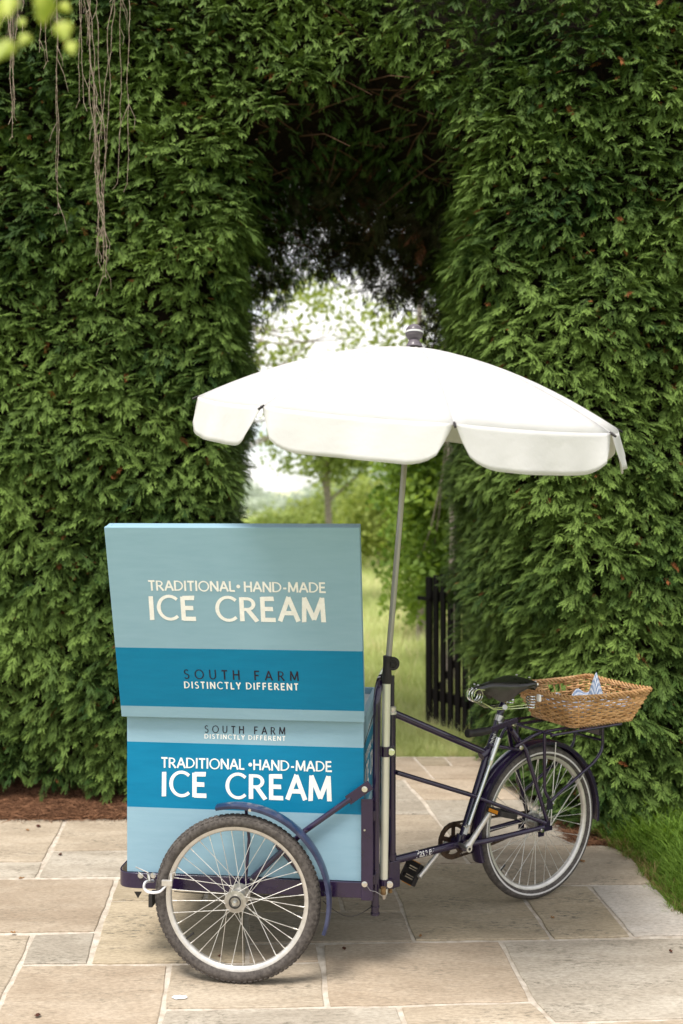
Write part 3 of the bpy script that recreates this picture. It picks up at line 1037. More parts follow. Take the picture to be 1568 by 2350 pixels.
# distant wood on the skyline: one mass
nW = 2200
wx = rng.uniform(-120, 90, nW)
wy = rng.uniform(190, 240, nW)
wh = 7 + 4 * np.sin(wx * 0.09) + 3 * np.sin(wx * 0.23 + 1)
wz = rng.random(nW) ** 0.7 * wh + 0.5
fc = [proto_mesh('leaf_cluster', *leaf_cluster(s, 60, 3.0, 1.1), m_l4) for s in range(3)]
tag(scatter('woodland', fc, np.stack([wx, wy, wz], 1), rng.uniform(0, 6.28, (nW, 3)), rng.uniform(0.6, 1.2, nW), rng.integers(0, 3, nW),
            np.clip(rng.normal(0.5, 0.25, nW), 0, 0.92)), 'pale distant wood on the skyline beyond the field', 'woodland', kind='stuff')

# ---- black picket gate, open beyond the hedge
m_black = noisy('black_stain', (0.005, 0.004, 0.004), (0.016, 0.012, 0.012), scale=30, rough=0.8, spec=0.15, stretch=(1, 1, 0.2), bump=0.002)
GA, GB = Vector((0.695, 7.62, 0)), Vector((1.06, 7.0, 0))
gdir = (GB - GA).normalized()
gl = (GB - GA).length
gn = Vector((-gdir.y, gdir.x, 0))
Mg = Matrix((gdir, gn, Vector((0, 0, 1)))).transposed()
gate = thing('picket_gate', 'black wooden picket gate standing open behind the hedge', 'gate', GA)
npk = 9
for i in range(npk):
    u_ = gl * i / (npk - 1)
    wid = 0.054 if i else 0.07
    top = 1.17 + 0.11 * i / (npk - 1) + random.uniform(-.01, .01)
    c = GA + gdir * u_ + Vector((0, 0, (top + 0.06) / 2)) - gn * 0.03
    mb = MB()
    mb.box(c, (wid, 0.02, top - 0.06), Mg)
    mb.build('picket', m_black, gate, smooth=False, bevel=0.002)
for z in (0.27, 1.02):
    MB().box(GA + gdir * gl / 2 + Vector((0, 0, z)), (gl + 0.06, 0.035, 0.075), Mg).build('rail', m_black, gate, smooth=False, bevel=0.002)
MB().tube([GA + gdir * 0.02 + Vector((0, 0, 0.27)), GA + gdir * gl + Vector((0, 0, 1.0))], 0.022, 4).build('brace', m_black, gate, smooth=False)
MB().box(GA - gdir * 0.04 - gn * 0.05 + Vector((0, 0, 1.0)), (0.16, 0.015, 0.03), Mg).build('latch', m_black, gate, smooth=False)
gp_ = MB()
gp_.box(GB + gdir * 0.08 + Vector((0, 0, 0.66)), (0.09, 0.09, 1.32), Mg)
tag(gp_.build('gate_post', m_black, smooth=False, bevel=0.003), 'square black post the open picket gate hangs from', 'post')

# ---- hanging birch twigs, upper left
m_birch = noisy('birch_twig', (0.15, 0.105, 0.08), (0.34, 0.27, 0.22), scale=40, rough=0.8)
def weeping(label, px0, px1, pys, Y, n, seed, sway=8):
    rd = random.Random(seed)
    t = thing('birch_branch', label, 'branch', P((px0 + px1) / 2, -60, Y), 'weeping birch branches hanging in front of the hedge')
    for k in range(n):
        x = rd.uniform(px0, px1)
        y_end = rd.uniform(*pys)
        yq = Y + rd.uniform(-.12, .12)
        pts = []
        y = -420
        tx = (px0 + px1) / 2 + rd.uniform(-12, 12)
        vx = 0
        x_top = x
        while y < y_end:
            f = max(0, min(1, (y + 60) / (y_end + 60)))
            xx = x_top + (tx - x_top) * f ** 0.7 + vx
            vx += rd.uniform(-1, 1) * sway * 0.35
            vx *= 0.93
            pts.append(P(xx, y, yq))
            y += rd.uniform(16, 34)
        pts.append(P(xx + rd.uniform(-12, 12), y_end, yq))
        m = len(pts)
        mb = MB()
        mb.tube(pts, [0.0019 * (1 - 0.7 * i / m) + 0.0006 for i in range(m)], 5)
        # side shoots and buds
        for q in range(max(1, m // 9)):
            i = rd.randrange(m // 3, m - 1)
            a = pts[i]
            s = rd.choice((-1, 1))
            ln = rd.uniform(0.05, 0.16)
            mb.tube([a, a + Vector((s * ln * 0.22, rd.uniform(-.02, .02), -ln * 0.5)), a + Vector((s * ln * rd.uniform(.15, .35), rd.uniform(-.03, .03), -ln))],
                    [0.0018, 0.0014, 0.0007], 4, caps=False)
        for i in range(2, m - 1):
            mb.tube([pts[i], pts[i] + Vector((rd.choice((-1, 1)) * 0.004, 0, -0.006))], [0.0028, 0.0010], 4, caps=False)
        mb.build('twig', m_birch, t)
weeping('thick bundle of bare birch twigs hanging lowest down the left hedge', 190, 268, (460, 790), 4.5, 7, 3, 13)
weeping('single bare birch twig hanging left of the thick bundle', 118, 135, (420, 520), 4.4, 2, 5, 6)
weeping('short bare birch twigs hanging at the far left edge', 8, 50, (130, 330), 4.3, 4, 8, 8)
weeping('pair of bare birch twigs hanging right of the thick bundle', 272, 300, (330, 490), 4.6, 2, 12, 9)
weeping('short bare birch twigs hanging between the left edge and the bundle', 90, 104, (120, 195), 4.2, 2, 15, 5)
weeping('short forked birch twigs hanging just left of the bundle top', 178, 198, (200, 260), 4.5, 2, 17, 7)

# blurred birch leaves close to the viewer
m_bleaf = noisy('birch_leaf', (0.24, 0.30, 0.03), (0.40, 0.43, 0.07), scale=60, rough=0.5)
lt = thing('leafy_sprig', 'yellow-green birch leaves out of focus in the top left corner', 'leaves', P(60, -80, 1.25))
def birch_leaf(c, ang, s, tilt):
    prof = [(0, 0), (0.30, 0.10), (0.44, 0.30), (0.36, 0.55), (0.16, 0.85), (0, 1.08)]
    ca, sa = math.cos(ang), math.sin(ang)
    mb = MB()
    vs = []
    for i, (w_, h_) in enumerate(prof):
        for sg in (-1, 0, 1):
            x, y = w_ * sg * s, -h_ * s
            z = abs(sg) * w_ * s * 0.25
            vs.append(Vector(c) + Vector((x * ca - y * sa, z + y * tilt, x * sa + y * ca)))
    fs = []
    for i in range(len(prof) - 1):
        for k in (0, 1):
            fs.append((i * 3 + k, i * 3 + k + 1, (i + 1) * 3 + k + 1, (i + 1) * 3 + k))
    mb.add(vs, fs)
    return mb
for (px, py, a, s, Y) in [(14, -10, 0.2, 0.040, 1.25), (104, -20, -0.15, 0.040, 1.2), (92, 20, 0.1, 0.022, 1.3), (138, 48, 0.35, 0.034, 1.22), (66, 78, -0.5, 0.024, 1.3),
                          (18, 90, -0.3, 0.040, 1.2), (160, 95, 0.3, 0.026, 1.35), (138, 8, 0.9, 0.022, 1.4), (46, 42, 0.5, 0.018, 1.4), (-30, 20, 0.4, 0.04, 1.2)]:
    birch_leaf(P(px, py, Y), a, s * 0.85, random.uniform(-0.5, 0.5)).build('leaf', m_bleaf, lt, solid=0.0003)
tb = MB()
tb.tube([P(20, -160, 1.3), P(60, -60, 1.27), P(90, 0, 1.27), P(140, 52, 1.24)], [0.002, 0.0015, 0.001, 0.0007], 5)
tb.tube([P(60, -60, 1.27), P(40, 30, 1.25), P(20, 92, 1.22)], [0.0015, 0.001, 0.0007], 5)
tb.build('stem', m_birch, lt)

# fallen leaves and crumbs on the paving
m_dry = noisy('dry_leaf', (0.16, 0.075, 0.03), (0.36, 0.20, 0.09), scale=50, rough=0.8)
m_dry2 = noisy('dark_dry_leaf', (0.06, 0.025, 0.02), (0.12, 0.05, 0.03), scale=50, rough=0.8)
FL = [(88, 1898, 'curled dark leaf lying near the needle litter', 1, .018), (64, 1907, 'small tan leaf just below the dark one at the litter edge', 0, .012), (138, 1963, 'brown leaf lying on the joint left of the trike', 1, .014),
      (30, 2143, 'pale curled leaf on the joint by the left edge', 0, .012), (1335, 1978, 'yellowish leaf on the stone behind the rear wheel', 0, .020),
      (965, 2151, 'tiny rust leaf by the joint under the main tube', 0, .010), (505, 2197, 'tiny dark leaf seen through the near front wheel', 1, .010),
      (790, 2180, 'small dark leaf near the fender end', 1, .012), (1268, 2108, 'small tan crumb of leaf right of the rear wheel', 0, .009), (86, 2364 - 30, 'dark spot of leaf on the lower left stone', 1, .014),
      (1540, 2186, 'tiny dark leaf at the lower right edge', 1, .010), (50, 2018, 'small tan leaf on the horizontal joint at left', 0, .014)]
for (px, py, lab, dk, s) in FL:
    c = G(px, py)
    mb = MB()
    a = random.uniform(0, 6)
    vs, n = [], 10
    for k in range(n):
        an = 2 * PI * k / n
        rr = s * (0.55 + 0.45 * abs(math.cos(an))) * random.uniform(.8, 1.1)
        vs.append((c.x + math.cos(an + a) * rr, c.y + math.sin(an + a) * rr * 0.8, 0.004 + 0.006 * abs(math.sin(an * 1.5))))
    vs.append((c.x, c.y, 0.003))
    mb.add(vs, [(k, (k + 1) % n, n) for k in range(n)])
    tag(mb.build('fallen_leaf', [m_dry, m_dry2][dk], solid=0.0006), lab, 'leaf', 'fallen leaves on the paving')
# ================================================================ TRICYCLE
TH = R(6.5)
U = Vector((math.cos(TH), -math.sin(TH), 0))       # along the front load frame, towards the rider
V = Vector((math.sin(TH), math.cos(TH), 0))        # across it, away from the viewer
W0 = Vector((-0.372, 3.56, 0))                      # ground point under the near front wheel
ZV = Vector((0, 0, 1))
def Lf(a, b, z):
    return W0 + U * a + V * b + ZV * z
def F(px, py, b):
    """point on the vertical plane b of the front frame"""
    t = (px - CX) / FPX
    o = W0 + V * b
    a = (t * o.y - o.x) / (U.x - t * U.y)
    q = o + U * a
    return Vector((q.x, q.y, H - (py - HY) / FPX * q.y))
HD = Vector((0.197, 3.918, 0))
RR = Vector((0.653, 0.412, 0)).normalized()         # rear frame direction, head tube to rear hub
RQ = Vector((RR.y, -RR.x, 0))                       # its near side
def Rl(s, c, z):
    return HD + RR * s + RQ * c + ZV * z
def Rp(px, py, c=0.0):
    t = (px - CX) / FPX
    o = HD + RQ * c
    a = (t * o.y - o.x) / (RR.x - t * RR.y)
    q = o + RR * a
    return Vector((q.x, q.y, H - (py - HY) / FPX * q.y))
MF = Matrix((U, V, ZV)).transposed()
MR = Matrix((RR, -RQ, ZV)).transposed()

m_frame = noisy('plum_frame_paint', (0.014, 0.007, 0.030), (0.022, 0.011, 0.044), scale=9, rough=0.2, rvar=0.07, coat=0.35, bump=0.0001, bscale=60)
m_blue = noisy('blue_fender_paint', (0.012, 0.019, 0.060), (0.070, 0.080, 0.15), scale=9, rough=0.35, rvar=0.15, coat=0.3, bump=0.0004, lo=0.45, hi=0.75)
m_light = noisy('pale_blue_paint', (0.238, 0.383, 0.475), (0.258, 0.408, 0.500), scale=7, rough=0.5, rvar=0.08, stretch=(1, 1, 6), bump=0.0006, bscale=160)
m_dark = noisy('deep_blue_paint', (0.000, 0.168, 0.320), (0.001, 0.188, 0.350), scale=7, rough=0.45, rvar=0.08, stretch=(1, 1, 6), bump=0.0006, bscale=160)
m_letter = noisy('cream_letter_paint', (0.80, 0.77, 0.74), (0.88, 0.86, 0.83), scale=60, rough=0.5)
m_letter_dk = noisy('black_letter_paint', (0.012, 0.008, 0.014), (0.03, 0.015, 0.03), scale=60, rough=0.4)
m_rubber = noisy('tyre_rubber', (0.048, 0.041, 0.037), (0.11, 0.096, 0.086), scale=75, rough=0.85, rvar=0.1, bump=0.001, bscale=220, spec=0.3)
m_rubber_r = noisy('rear_tyre_rubber', (0.055, 0.048, 0.044), (0.12, 0.105, 0.095), scale=60, rough=0.85, bump=0.001, bscale=260, spec=0.3)
m_alu = noisy('brushed_aluminium', (0.60, 0.57, 0.53), (0.74, 0.71, 0.67), scale=30, rough=0.42, rvar=0.1, metal=0.75)
m_chrome = noisy('chrome', (0.62, 0.62, 0.60), (0.80, 0.80, 0.78), scale=30, rough=0.16, rvar=0.08, metal=1.0)
m_steel = noisy('dull_steel', (0.35, 0.34, 0.32), (0.55, 0.53, 0.50), scale=40, rough=0.35, rvar=0.1, metal=0.9)
m_cream = noisy('cream_enamel', (0.62, 0.61, 0.52), (0.66, 0.65, 0.56), scale=6, rough=0.3, rvar=0.02, metal=0.35, coat=0.3)
m_plastic = noisy('black_plastic', (0.018, 0.016, 0.016), (0.035, 0.030, 0.030), scale=40, rough=0.5, rvar=0.1)
m_leather = noisy('black_leather', (0.010, 0.009, 0.009), (0.028, 0.024, 0.022), scale=25, rough=0.30, rvar=0.10, coat=0.3, bump=0.0005, bscale=300)
m_oily = noisy('oily_steel', (0.035, 0.022, 0.016), (0.10, 0.06, 0.04), scale=50, rough=0.45, metal=0.6)
m_rust = noisy('rusty_brass', (0.12, 0.07, 0.03), (0.28, 0.18, 0.08), scale=60, rough=0.5, metal=0.6)
m_amber = new_mat('amber_reflector', (0.75, 0.28, 0.02), 0.25)
m_inner = noisy('tub_lining', (0.42, 0.48, 0.50), (0.55, 0.60, 0.62), scale=12, rough=0.4)
m_cable = new_mat('cable_black', (0.02, 0.018, 0.018), 0.5)

trike = thing('cargo_tricycle', 'dark plum ice cream tricycle with a blue box, its lid open, parked on the paving', 'tricycle', (HD.x, HD.y, 0))

# ---------------- wheels
def wheel(c, axis, ref, Rw, tw_, rim_w, n_spoke, tyre_mat, name='wheel', near=1, treads=True, strip=False, hub_r=0.020, fl_r=0.032, fl_w=0.030, phase=0.0, lobes=3):
    """axis points to the viewer's side"""
    c, ax = Vector(c), Vector(axis).normalized()
    wl = bpy.data.objects.new(name, None)
    # wheel part: the rim mesh itself carries the sub-parts
    rt = tw_ / 2
    rc = Rw - rt
    rim_o = rc - rt * 0.55
    rim_i = rim_o - 0.021
    mb = MB()
    hw = rim_w / 2
    mb.lathe(c, ax, [(rim_o, -hw), (rim_o - 0.003, -hw), (rim_i + 0.006, -hw * 0.86), (rim_i, -hw * 0.45), (rim_i - 0.001, 0), (rim_i, hw * 0.45), (rim_i + 0.006, hw * 0.86),
                      (rim_o - 0.003, hw), (rim_o, hw), (rim_o - 0.005, hw - 0.002), (rim_o - 0.008, 0), (rim_o - 0.005, -hw + 0.002)], 72, closed_prof=True, ref=ref)
    bpy.data.objects.remove(wl)
    rim = mb.build(name, m_alu, trike)
    # tyre
    mb = MB()
    prof = []
    for k in range(14):
        a = PI * 2 * k / 14
        prof.append((rc + rt * math.cos(a), rt * 0.98 * math.sin(a)))
    mb.lathe(c, ax, prof, 96, closed_prof=True, ref=ref)
    ref_ = Vector(ref).normalized()
    r2 = ax.cross(ref_)
    if treads:
        nt_ = 92
        for row in (-1, 1):
            for k in range(nt_):
                a = 2 * PI * (k + (0.5 if row > 0 else 0)) / nt_
                d = ref_ * math.cos(a) + r2 * math.sin(a)
                tn = -ref_ * math.sin(a) + r2 * math.cos(a)
                for lat, dp in ((0.80, 0.72), (0.32, 1.0)):
                    an = lat
                    p = c + d * (rc + (rt + 0.0008) * math.cos(an)) + ax * row * rt * math.sin(an)
                    nn = (d * math.cos(an) + ax * row * math.sin(an)).normalized()
                    ll = (-d * math.sin(an) + ax * row * math.cos(an)).normalized()
                    M_ = Matrix((tn, ll, nn)).transposed()
                    mb.box(p, (0.0125, 0.0065, 0.0022), M_)
    mb.build('tyre', tyre_mat, rim, sharp=50)
    if strip:
        for s in (-1, 1):
            a1, a2 = 0.98, 1.12
            sm_ = MB()
            sm_.lathe(c, ax, [(rc + (rt + .0006) * math.cos(PI / 2 * a1 + .02) - 0.000, s * (rt + .0004) * math.sin(PI / 2 * a1)),
                              (rc + (rt + .0006) * math.cos(PI / 2 * a2 + .10), s * (rt + .0004) * math.sin(PI / 2 * a2))], 72, ref=ref)
            sm_.build('reflective_strip', m_strip, rim)
    # hub
    mb = MB()
    mb.lathe(c, ax, [(0.001, -fl_w - 0.020), (0.009, -fl_w - 0.020), (0.010, -fl_w - 0.004), (hub_r, -fl_w - 0.003), (fl_r, -fl_w - 0.0015), (fl_r, -fl_w + 0.0015), (hub_r, -fl_w + 0.003),
                     (hub_r * 0.92, 0), (hub_r, fl_w - 0.003), (fl_r, fl_w - 0.0015), (fl_r, fl_w + 0.0015), (hub_r, fl_w + 0.003), (hub_r * .98, fl_w + 0.006),
                     (0.017, fl_w + 0.0065), (0.0165, fl_w + 0.003), (0.009, fl_w + 0.0035), (0.009, fl_w + 0.012), (0.001, fl_w + 0.012)], 28, ref=ref)
    mb.build('hub', m_steel, rim)
    mb = MB()
    mb.lathe(c, ax, [(0.0225, fl_w + 0.0035), (0.0225, fl_w + 0.0085), (0.0175, fl_w + 0.0085), (0.0175, fl_w + 0.004)], 24, ref=ref, closed_prof=True)
    mb.build('hub_seal', m_cable, rim)
    mb = MB()
    mb.cyl(c + ax * (fl_w + 0.004), c + ax * (fl_w + 0.018), 0.0085, 6)
    mb.cyl(c + ax * (fl_w + 0.018), c + ax * (fl_w + 0.024), 0.0055, 12)
    mb.build('axle_nut', m_chrome, rim, sharp=30)
    # spokes, laced in crossing pairs
    for k in range(n_spoke):
        side = 1 if k % 2 else -1
        grp = (k // 2) % 2
        a_rim = 2 * PI * (k + 0.5) / n_spoke + phase
        off = (2 * PI / (n_spoke / 2)) * lobes * 0.5 * 1.25
        a_hub = a_rim + (off if grp else -off)
        dr = ref_ * math.cos(a_rim) + r2 * math.sin(a_rim)
        dh = ref_ * math.cos(a_hub) + r2 * math.sin(a_hub)
        p0 = c + dh * (fl_r - 0.003) + ax * side * (fl_w + (0.002 if grp else -0.002))
        p1 = c + dr * (rim_i - 0.001) + ax * side * 0.002
        q = p0.lerp(p1, 1 - 0.018 / (p1 - p0).length)
        mb = MB()
        mb.tube([p0, q, q, p1], [0.00115, 0.00115, 0.0021, 0.0021], 5)
        mb.build('spoke', m_spoke, rim)
    # valve
    a = PI * 1.22
    d = ref_ * math.cos(a) + r2 * math.sin(a)
    mb = MB()
    mb.tube([c + d * rim_i, c + d * (rim_i - 0.018), c + d * (rim_i - 0.019), c + d * (rim_i - 0.034)], [0.0035, 0.0035, 0.0042, 0.0042], 8)
    mb.build('valve', m_cable, rim)
    return rim

m_rod = noisy('polished_rod', (0.62, 0.62, 0.60), (0.68, 0.68, 0.66), scale=5, rough=0.25, rvar=0.03, metal=0.9)
m_strip = new_mat('pale_reflective_strip', (0.62, 0.60, 0.58), 0.45)
m_spoke = noisy('spoke_steel', (0.62, 0.60, 0.56), (0.78, 0.76, 0.72), scale=60, rough=0.35, metal=0.6)
RWF = 0.300
wheel(Lf(0, 0, RWF), -V, U, RWF, 0.047, 0.028, 36, m_rubber, fl_w=0.034, hub_r=0.026, fl_r=0.040)
wheel(Lf(0, 0.84, RWF), V, U, RWF, 0.047, 0.028, 36, m_rubber, fl_w=0.034, hub_r=0.026, fl_r=0.040)
RWR = 0.330
RAX = Rl(0.772, 0, RWR)
wheel(RAX, RQ, RR, RWR, 0.047, 0.026, 36, m_rubber_r, treads=False, strip=True, fl_w=0.030, hub_r=0.034, fl_r=0.041, phase=0.05)

# ---------------- box
bz0, bz1 = 0.345, 0.928
ba0, ba1 = -0.437, 0.444
bb0, bb1 = 0.09, 0.75
z1, z2 = 0.585, 0.827
def lets_panel(mb, a, b, c, d, zlist, mis):
    pass
bx = MB()
taper = 0.0
for (za, zb, mi) in ((bz0, z1, 0), (z1, z2, 1), (z2, bz1, 0)):
    zm = 3 if mi == 0 else 2
    nseg = 1
    # near, far, left, right walls as 18 mm boards
    for (A0, A1, B0, B1) in ((ba0, ba1, bb0, bb0 + 0.018), (ba0, ba1, bb1 - 0.018, bb1), (ba0, ba0 + 0.018, bb0 + 0.018, bb1 - 0.018), (ba1 - 0.018, ba1, bb0 + 0.018, bb1 - 0.018)):
        bx.hexa([Lf(A0, B0, za), Lf(A1, B0, za), Lf(A1, B1, za), Lf(A0, B1, za), Lf(A0, B0, zb), Lf(A1, B0, zb), Lf(A1, B1, zb), Lf(A0, B1, zb)], mi)
bx.hexa([Lf(ba0 + .018, bb0 + .018, bz0 + .002), Lf(ba1 - .018, bb0 + .018, bz0 + .002), Lf(ba1 - .018, bb1 - .018, bz0 + .002), Lf(ba0 + .018, bb1 - .018, bz0 + .002),
         Lf(ba0 + .018, bb0 + .018, bz0 + .02), Lf(ba1 - .018, bb0 + .018, bz0 + .02), Lf(ba1 - .018, bb1 - .018, bz0 + .02), Lf(ba0 + .018, bb1 - .018, bz0 + .02)], 0)
# weld the stacked bands so no seam shows
box = bx.build('box', [m_light, m_dark], trike, smooth=False)
bmx = bmesh.new(); bmx.from_mesh(box.data)
bmesh.ops.remove_doubles(bmx, verts=bmx.verts, dist=0.0003)
dup = {}
for f in list(bmx.faces):
    key = tuple(sorted(v.index for v in f.verts))
    dup.setdefault(key, []).append(f)
kill = [f for fs in dup.values() if len(fs) > 1 for f in fs]
bmesh.ops.delete(bmx, geom=kill, context='FACES_ONLY')
bmx.to_mesh(box.data); bmx.free()
mdb = box.modifiers.new('bevel', 'BEVEL'); mdb.width = 0.003; mdb.segments = 2; mdb.limit_method = 'ANGLE'
# insulated tub inside
tb = MB()
tA0, tA1, tB0, tB1 = ba0 + .05, ba1 - .05, bb0 + .05, bb1 - .05
tb.add([Lf(tA0, tB0, .5), Lf(tA1, tB0, .5), Lf(tA1, tB1, .5), Lf(tA0, tB1, .5), Lf(tA0, tB0, .90), Lf(tA1, tB0, .90), Lf(tA1, tB1, .90), Lf(tA0, tB1, .90),
        Lf(ba0 + .02, bb0 + .02, .902), Lf(ba1 - .02, bb0 + .02, .902), Lf(ba1 - .02, bb1 - .02, .902), Lf(ba0 + .02, bb1 - .02, .902)],
       [(0, 1, 2, 3), (0, 4, 5, 1), (1, 5, 6, 2), (2, 6, 7, 3), (3, 7, 4, 0), (4, 8, 9, 5), (5, 9, 10, 6), (6, 10, 11, 7), (7, 11, 8, 4)])
tb.build('tub', m_inner, box, smooth=False)

# ---------------- lid, opened and leaning to the viewer
la0, la1 = ba0 - 0.012, ba1 + 0.006
lb, lz = 0.062, 0.924
LLEN = 0.727
lang = math.asin(0.185 / LLEN)
Lw = (-V * math.sin(lang) + ZV * math.cos(lang))      # up along the lid
Ln = (-V * math.cos(lang) - ZV * math.sin(lang))      # out of its painted face
LO = Lf(0, lb, lz)
def Ld(a, t, o=0.0):
    return LO + U * a + Lw * t + Ln * o
ld = MB()
tt = [0, 0.062 * LLEN, 0.378 * LLEN, LLEN]
for (ta, tb_, mi) in ((tt[0], tt[1], 0), (tt[1], tt[2], 1), (tt[2], tt[3], 0)):
    ld.hexa([Ld(la0, ta, 0), Ld(la1, ta, 0), Ld(la1, ta, -0.016), Ld(la0, ta, -0.016), Ld(la0, tb_, 0), Ld(la1, tb_, 0), Ld(la1, tb_, -0.016), Ld(la0, tb_, -0.016)], mi)
lid = ld.build('lid', [m_light, m_dark], trike, smooth=False)
bmx = bmesh.new(); bmx.from_mesh(lid.data)
bmesh.ops.remove_doubles(bmx, verts=bmx.verts, dist=0.0003)
dup = {}
for f in list(bmx.faces):
    dup.setdefault(tuple(sorted(v.index for v in f.verts)), []).append(f)
bmesh.ops.delete(bmx, geom=[f for fs in dup.values() if len(fs) > 1 for f in fs], context='FACES_ONLY')
bmx.to_mesh(lid.data); bmx.free()
mdb = lid.modifiers.new('bevel', 'BEVEL'); mdb.width = 0.003; mdb.segments = 3; mdb.limit_method = 'ANGLE'
rimb = MB()     # skirt round the back of the lid
for (A0, A1, t0, t1) in ((la0 + .001, la0 + .018, .02, LLEN - .001), (la1 - .018, la1 - .001, .02, LLEN - .001), (la0 + .018, la1 - .018, LLEN - .018, LLEN - .001), (la0 + .018, la1 - .018, .02, .037)):
    rimb.hexa([Ld(A0, t0, -.0165), Ld(A1, t0, -.0165), Ld(A1, t0, -.055), Ld(A0, t0, -.055), Ld(A0, t1, -.0165), Ld(A1, t1, -.0165), Ld(A1, t1, -.055), Ld(A0, t1, -.055)])
rimb.build('lid_skirt', m_light, lid, smooth=False, bevel=0.002)

# ---------------- hand-painted lettering
def arc(cx_, cy_, rx, ry, a0, a1, n=14):
    return [(cx_ + rx * math.cos(R(a0 + (a1 - a0) * k / n)), cy_ + ry * math.sin(R(a0 + (a1 - a0) * k / n))) for k in range(n + 1)]
GL = {
 'A': (0.80, [[(0.02, 0), (0.40, 1)], [(0.40, 1), (0.78, 0)], [(0.16, 0.34), (0.64, 0.34)]]),
 'C': (0.86, [arc(0.52, 0.5, 0.47, 0.5, 48, 312, 20)]),
 'D': (0.84, [[(0.07, 0), (0.07, 1)], [(0.07, 0.95)] + arc(0.28, 0.5, 0.50, 0.45, 90, -90, 16) + [(0.07, 0.05)]]),
 'E': (0.60, [[(0.07, 0), (0.07, 1)], [(0.07, 0.95), (0.54, 0.96)], [(0.07, 0.52), (0.49, 0.52)], [(0.07, 0.05), (0.58, 0.05)]]),
 'F': (0.58, [[(0.07, 0), (0.07, 1)], [(0.07, 0.95), (0.54, 0.96)], [(0.07, 0.50), (0.47, 0.50)]]),
 'H': (0.74, [[(0.07, 0), (0.07, 1)], [(0.67, 0), (0.67, 1)], [(0.07, 0.52), (0.67, 0.52)]]),
 'I': (0.20, [[(0.09, 0), (0.10, 1)]]),
 'L': (0.55, [[(0.07, 0), (0.07, 1)], [(0.07, 0.05), (0.52, 0.05)]]),
 'M': (0.94, [[(0.06, 0), (0.10, 1)], [(0.10, 1), (0.48, 0.10)], [(0.48, 0.10), (0.83, 1)], [(0.83, 1), (0.87, 0)]]),
 'N': (0.80, [[(0.07, 0), (0.07, 1)], [(0.07, 1), (0.72, 0.02)], [(0.72, 0), (0.72, 1)]]),
 'O': (1.00, [arc(0.5, 0.5, 0.46, 0.48, 0, 360, 28)]),
 'R': (0.72, [[(0.07, 0), (0.07, 1)], [(0.07, 0.95)] + arc(0.30, 0.72, 0.27, 0.23, 90, -90, 12) + [(0.07, 0.49)], [(0.30, 0.50), (0.68, 0)]]),
 'S': (0.62, [arc(0.31, 0.74, 0.23, 0.22, 40, 255, 12) + arc(0.30, 0.26, 0.25, 0.24, 80, -145, 12)]),
 'T': (0.64, [[(0.32, 0), (0.32, 0.95)], [(0.02, 0.95), (0.62, 0.95)]]),
 'U': (0.78, [[(0.08, 1), (0.08, 0.38)] + arc(0.39, 0.36, 0.31, 0.34, 180, 360, 14) + [(0.70, 1)]]),
 'Y': (0.68, [[(0.02, 1), (0.34, 0.48)], [(0.66, 1), (0.34, 0.48)], [(0.34, 0.5), (0.34, 0)]]),
 '-': (0.42, [[(0.07, 0.38), (0.35, 0.38)]]),
 '*': (0.40, [[(0.20, 0.40), (0.20, 0.62)]]),
 ' ': (0.42, []),
}
def lettering(text, A, B, T, nrm, wd, gap, mat, parent, name='lettering', flare=0.22, space=None):
    """A left baseline, B right baseline, T top of the first letter; strokes built slightly proud of the board"""
    x, items = 0.0, []
    for ch in text:
        w_, st = GL[ch]
        if ch == ' ' and space:
            w_ = space
        items.append((x, st, ch))
        x += w_ + gap
    tot = x - gap
    ex = (B - A) / tot
    ey = (T - A)
    nrm = nrm.normalized()
    rd = random.Random(len(text) * 7 + 3)
    mb = MB()
    hgt = ey.length
    exn, eyn = ex.normalized(), ey.normalized()
    k = 0
    sx = ex.length / hgt
    for (x0, st, ch) in items:
        jy = rd.uniform(-0.015, 0.015)
        for pl in st:
            k += 1
            off = 0.0008 + 0.00006 * (k % 4)
            pts = [Vector(((x0 + p[0]) * sx, p[1] + jy)) for p in pl]
            if ch == '*':
                c_ = (pts[0] + pts[1]) / 2
                ring = [c_ + Vector((math.cos(2 * PI * q / 16), math.sin(2 * PI * q / 16))) * 0.19 for q in range(16)]
                bu = MB(); bu.add([A + exn * (p.x * hgt) + ey * p.y + nrm * off for p in ring], [tuple(range(16))]); bu.build('bullet', mat, parent, smooth=False)
                continue
            m = len(pts)
            closed = (pts[0] - pts[-1]).length < 1e-6
            va = []
            for i, p in enumerate(pts):
                if closed:
                    d = pts[(i + 1) % (m - 1)] - pts[(i - 1) % (m - 1)]
                else:
                    d = pts[min(i + 1, m - 1)] - pts[max(i - 1, 0)]
                d.normalize()
                n2 = Vector((-d.y, d.x))
                t = i / (m - 1)
                f = 1 + flare * (abs(2 * t - 1) ** 2) + rd.uniform(-0.04, 0.04)
                if m > 3:
                    f = 1 - 0.22 * abs(d.x) + 0.06
                h2 = wd / 2 * f
                ext = Vector((0, 0))
                if not closed and i == 0:
                    ext = -d * wd * 0.12
                if not closed and i == m - 1:
                    ext = d * wd * 0.12
                q1, q2 = p + ext + n2 * h2, p + ext - n2 * h2
                if m == 2:       # brush-cut ends
                    q1 = q1 + d * rd.uniform(-0.03, 0.03)
                va += [q1, q2]
            V3 = [A + exn * (q.x * hgt) + eyn * (q.y * hgt) + nrm * off for q in va]
            mb.add(V3, [(2 * i, 2 * i + 1, 2 * i + 3, 2 * i + 2) for i in range(m - 1)])
    o = mb.build(name, mat, parent, smooth=False)
    return o

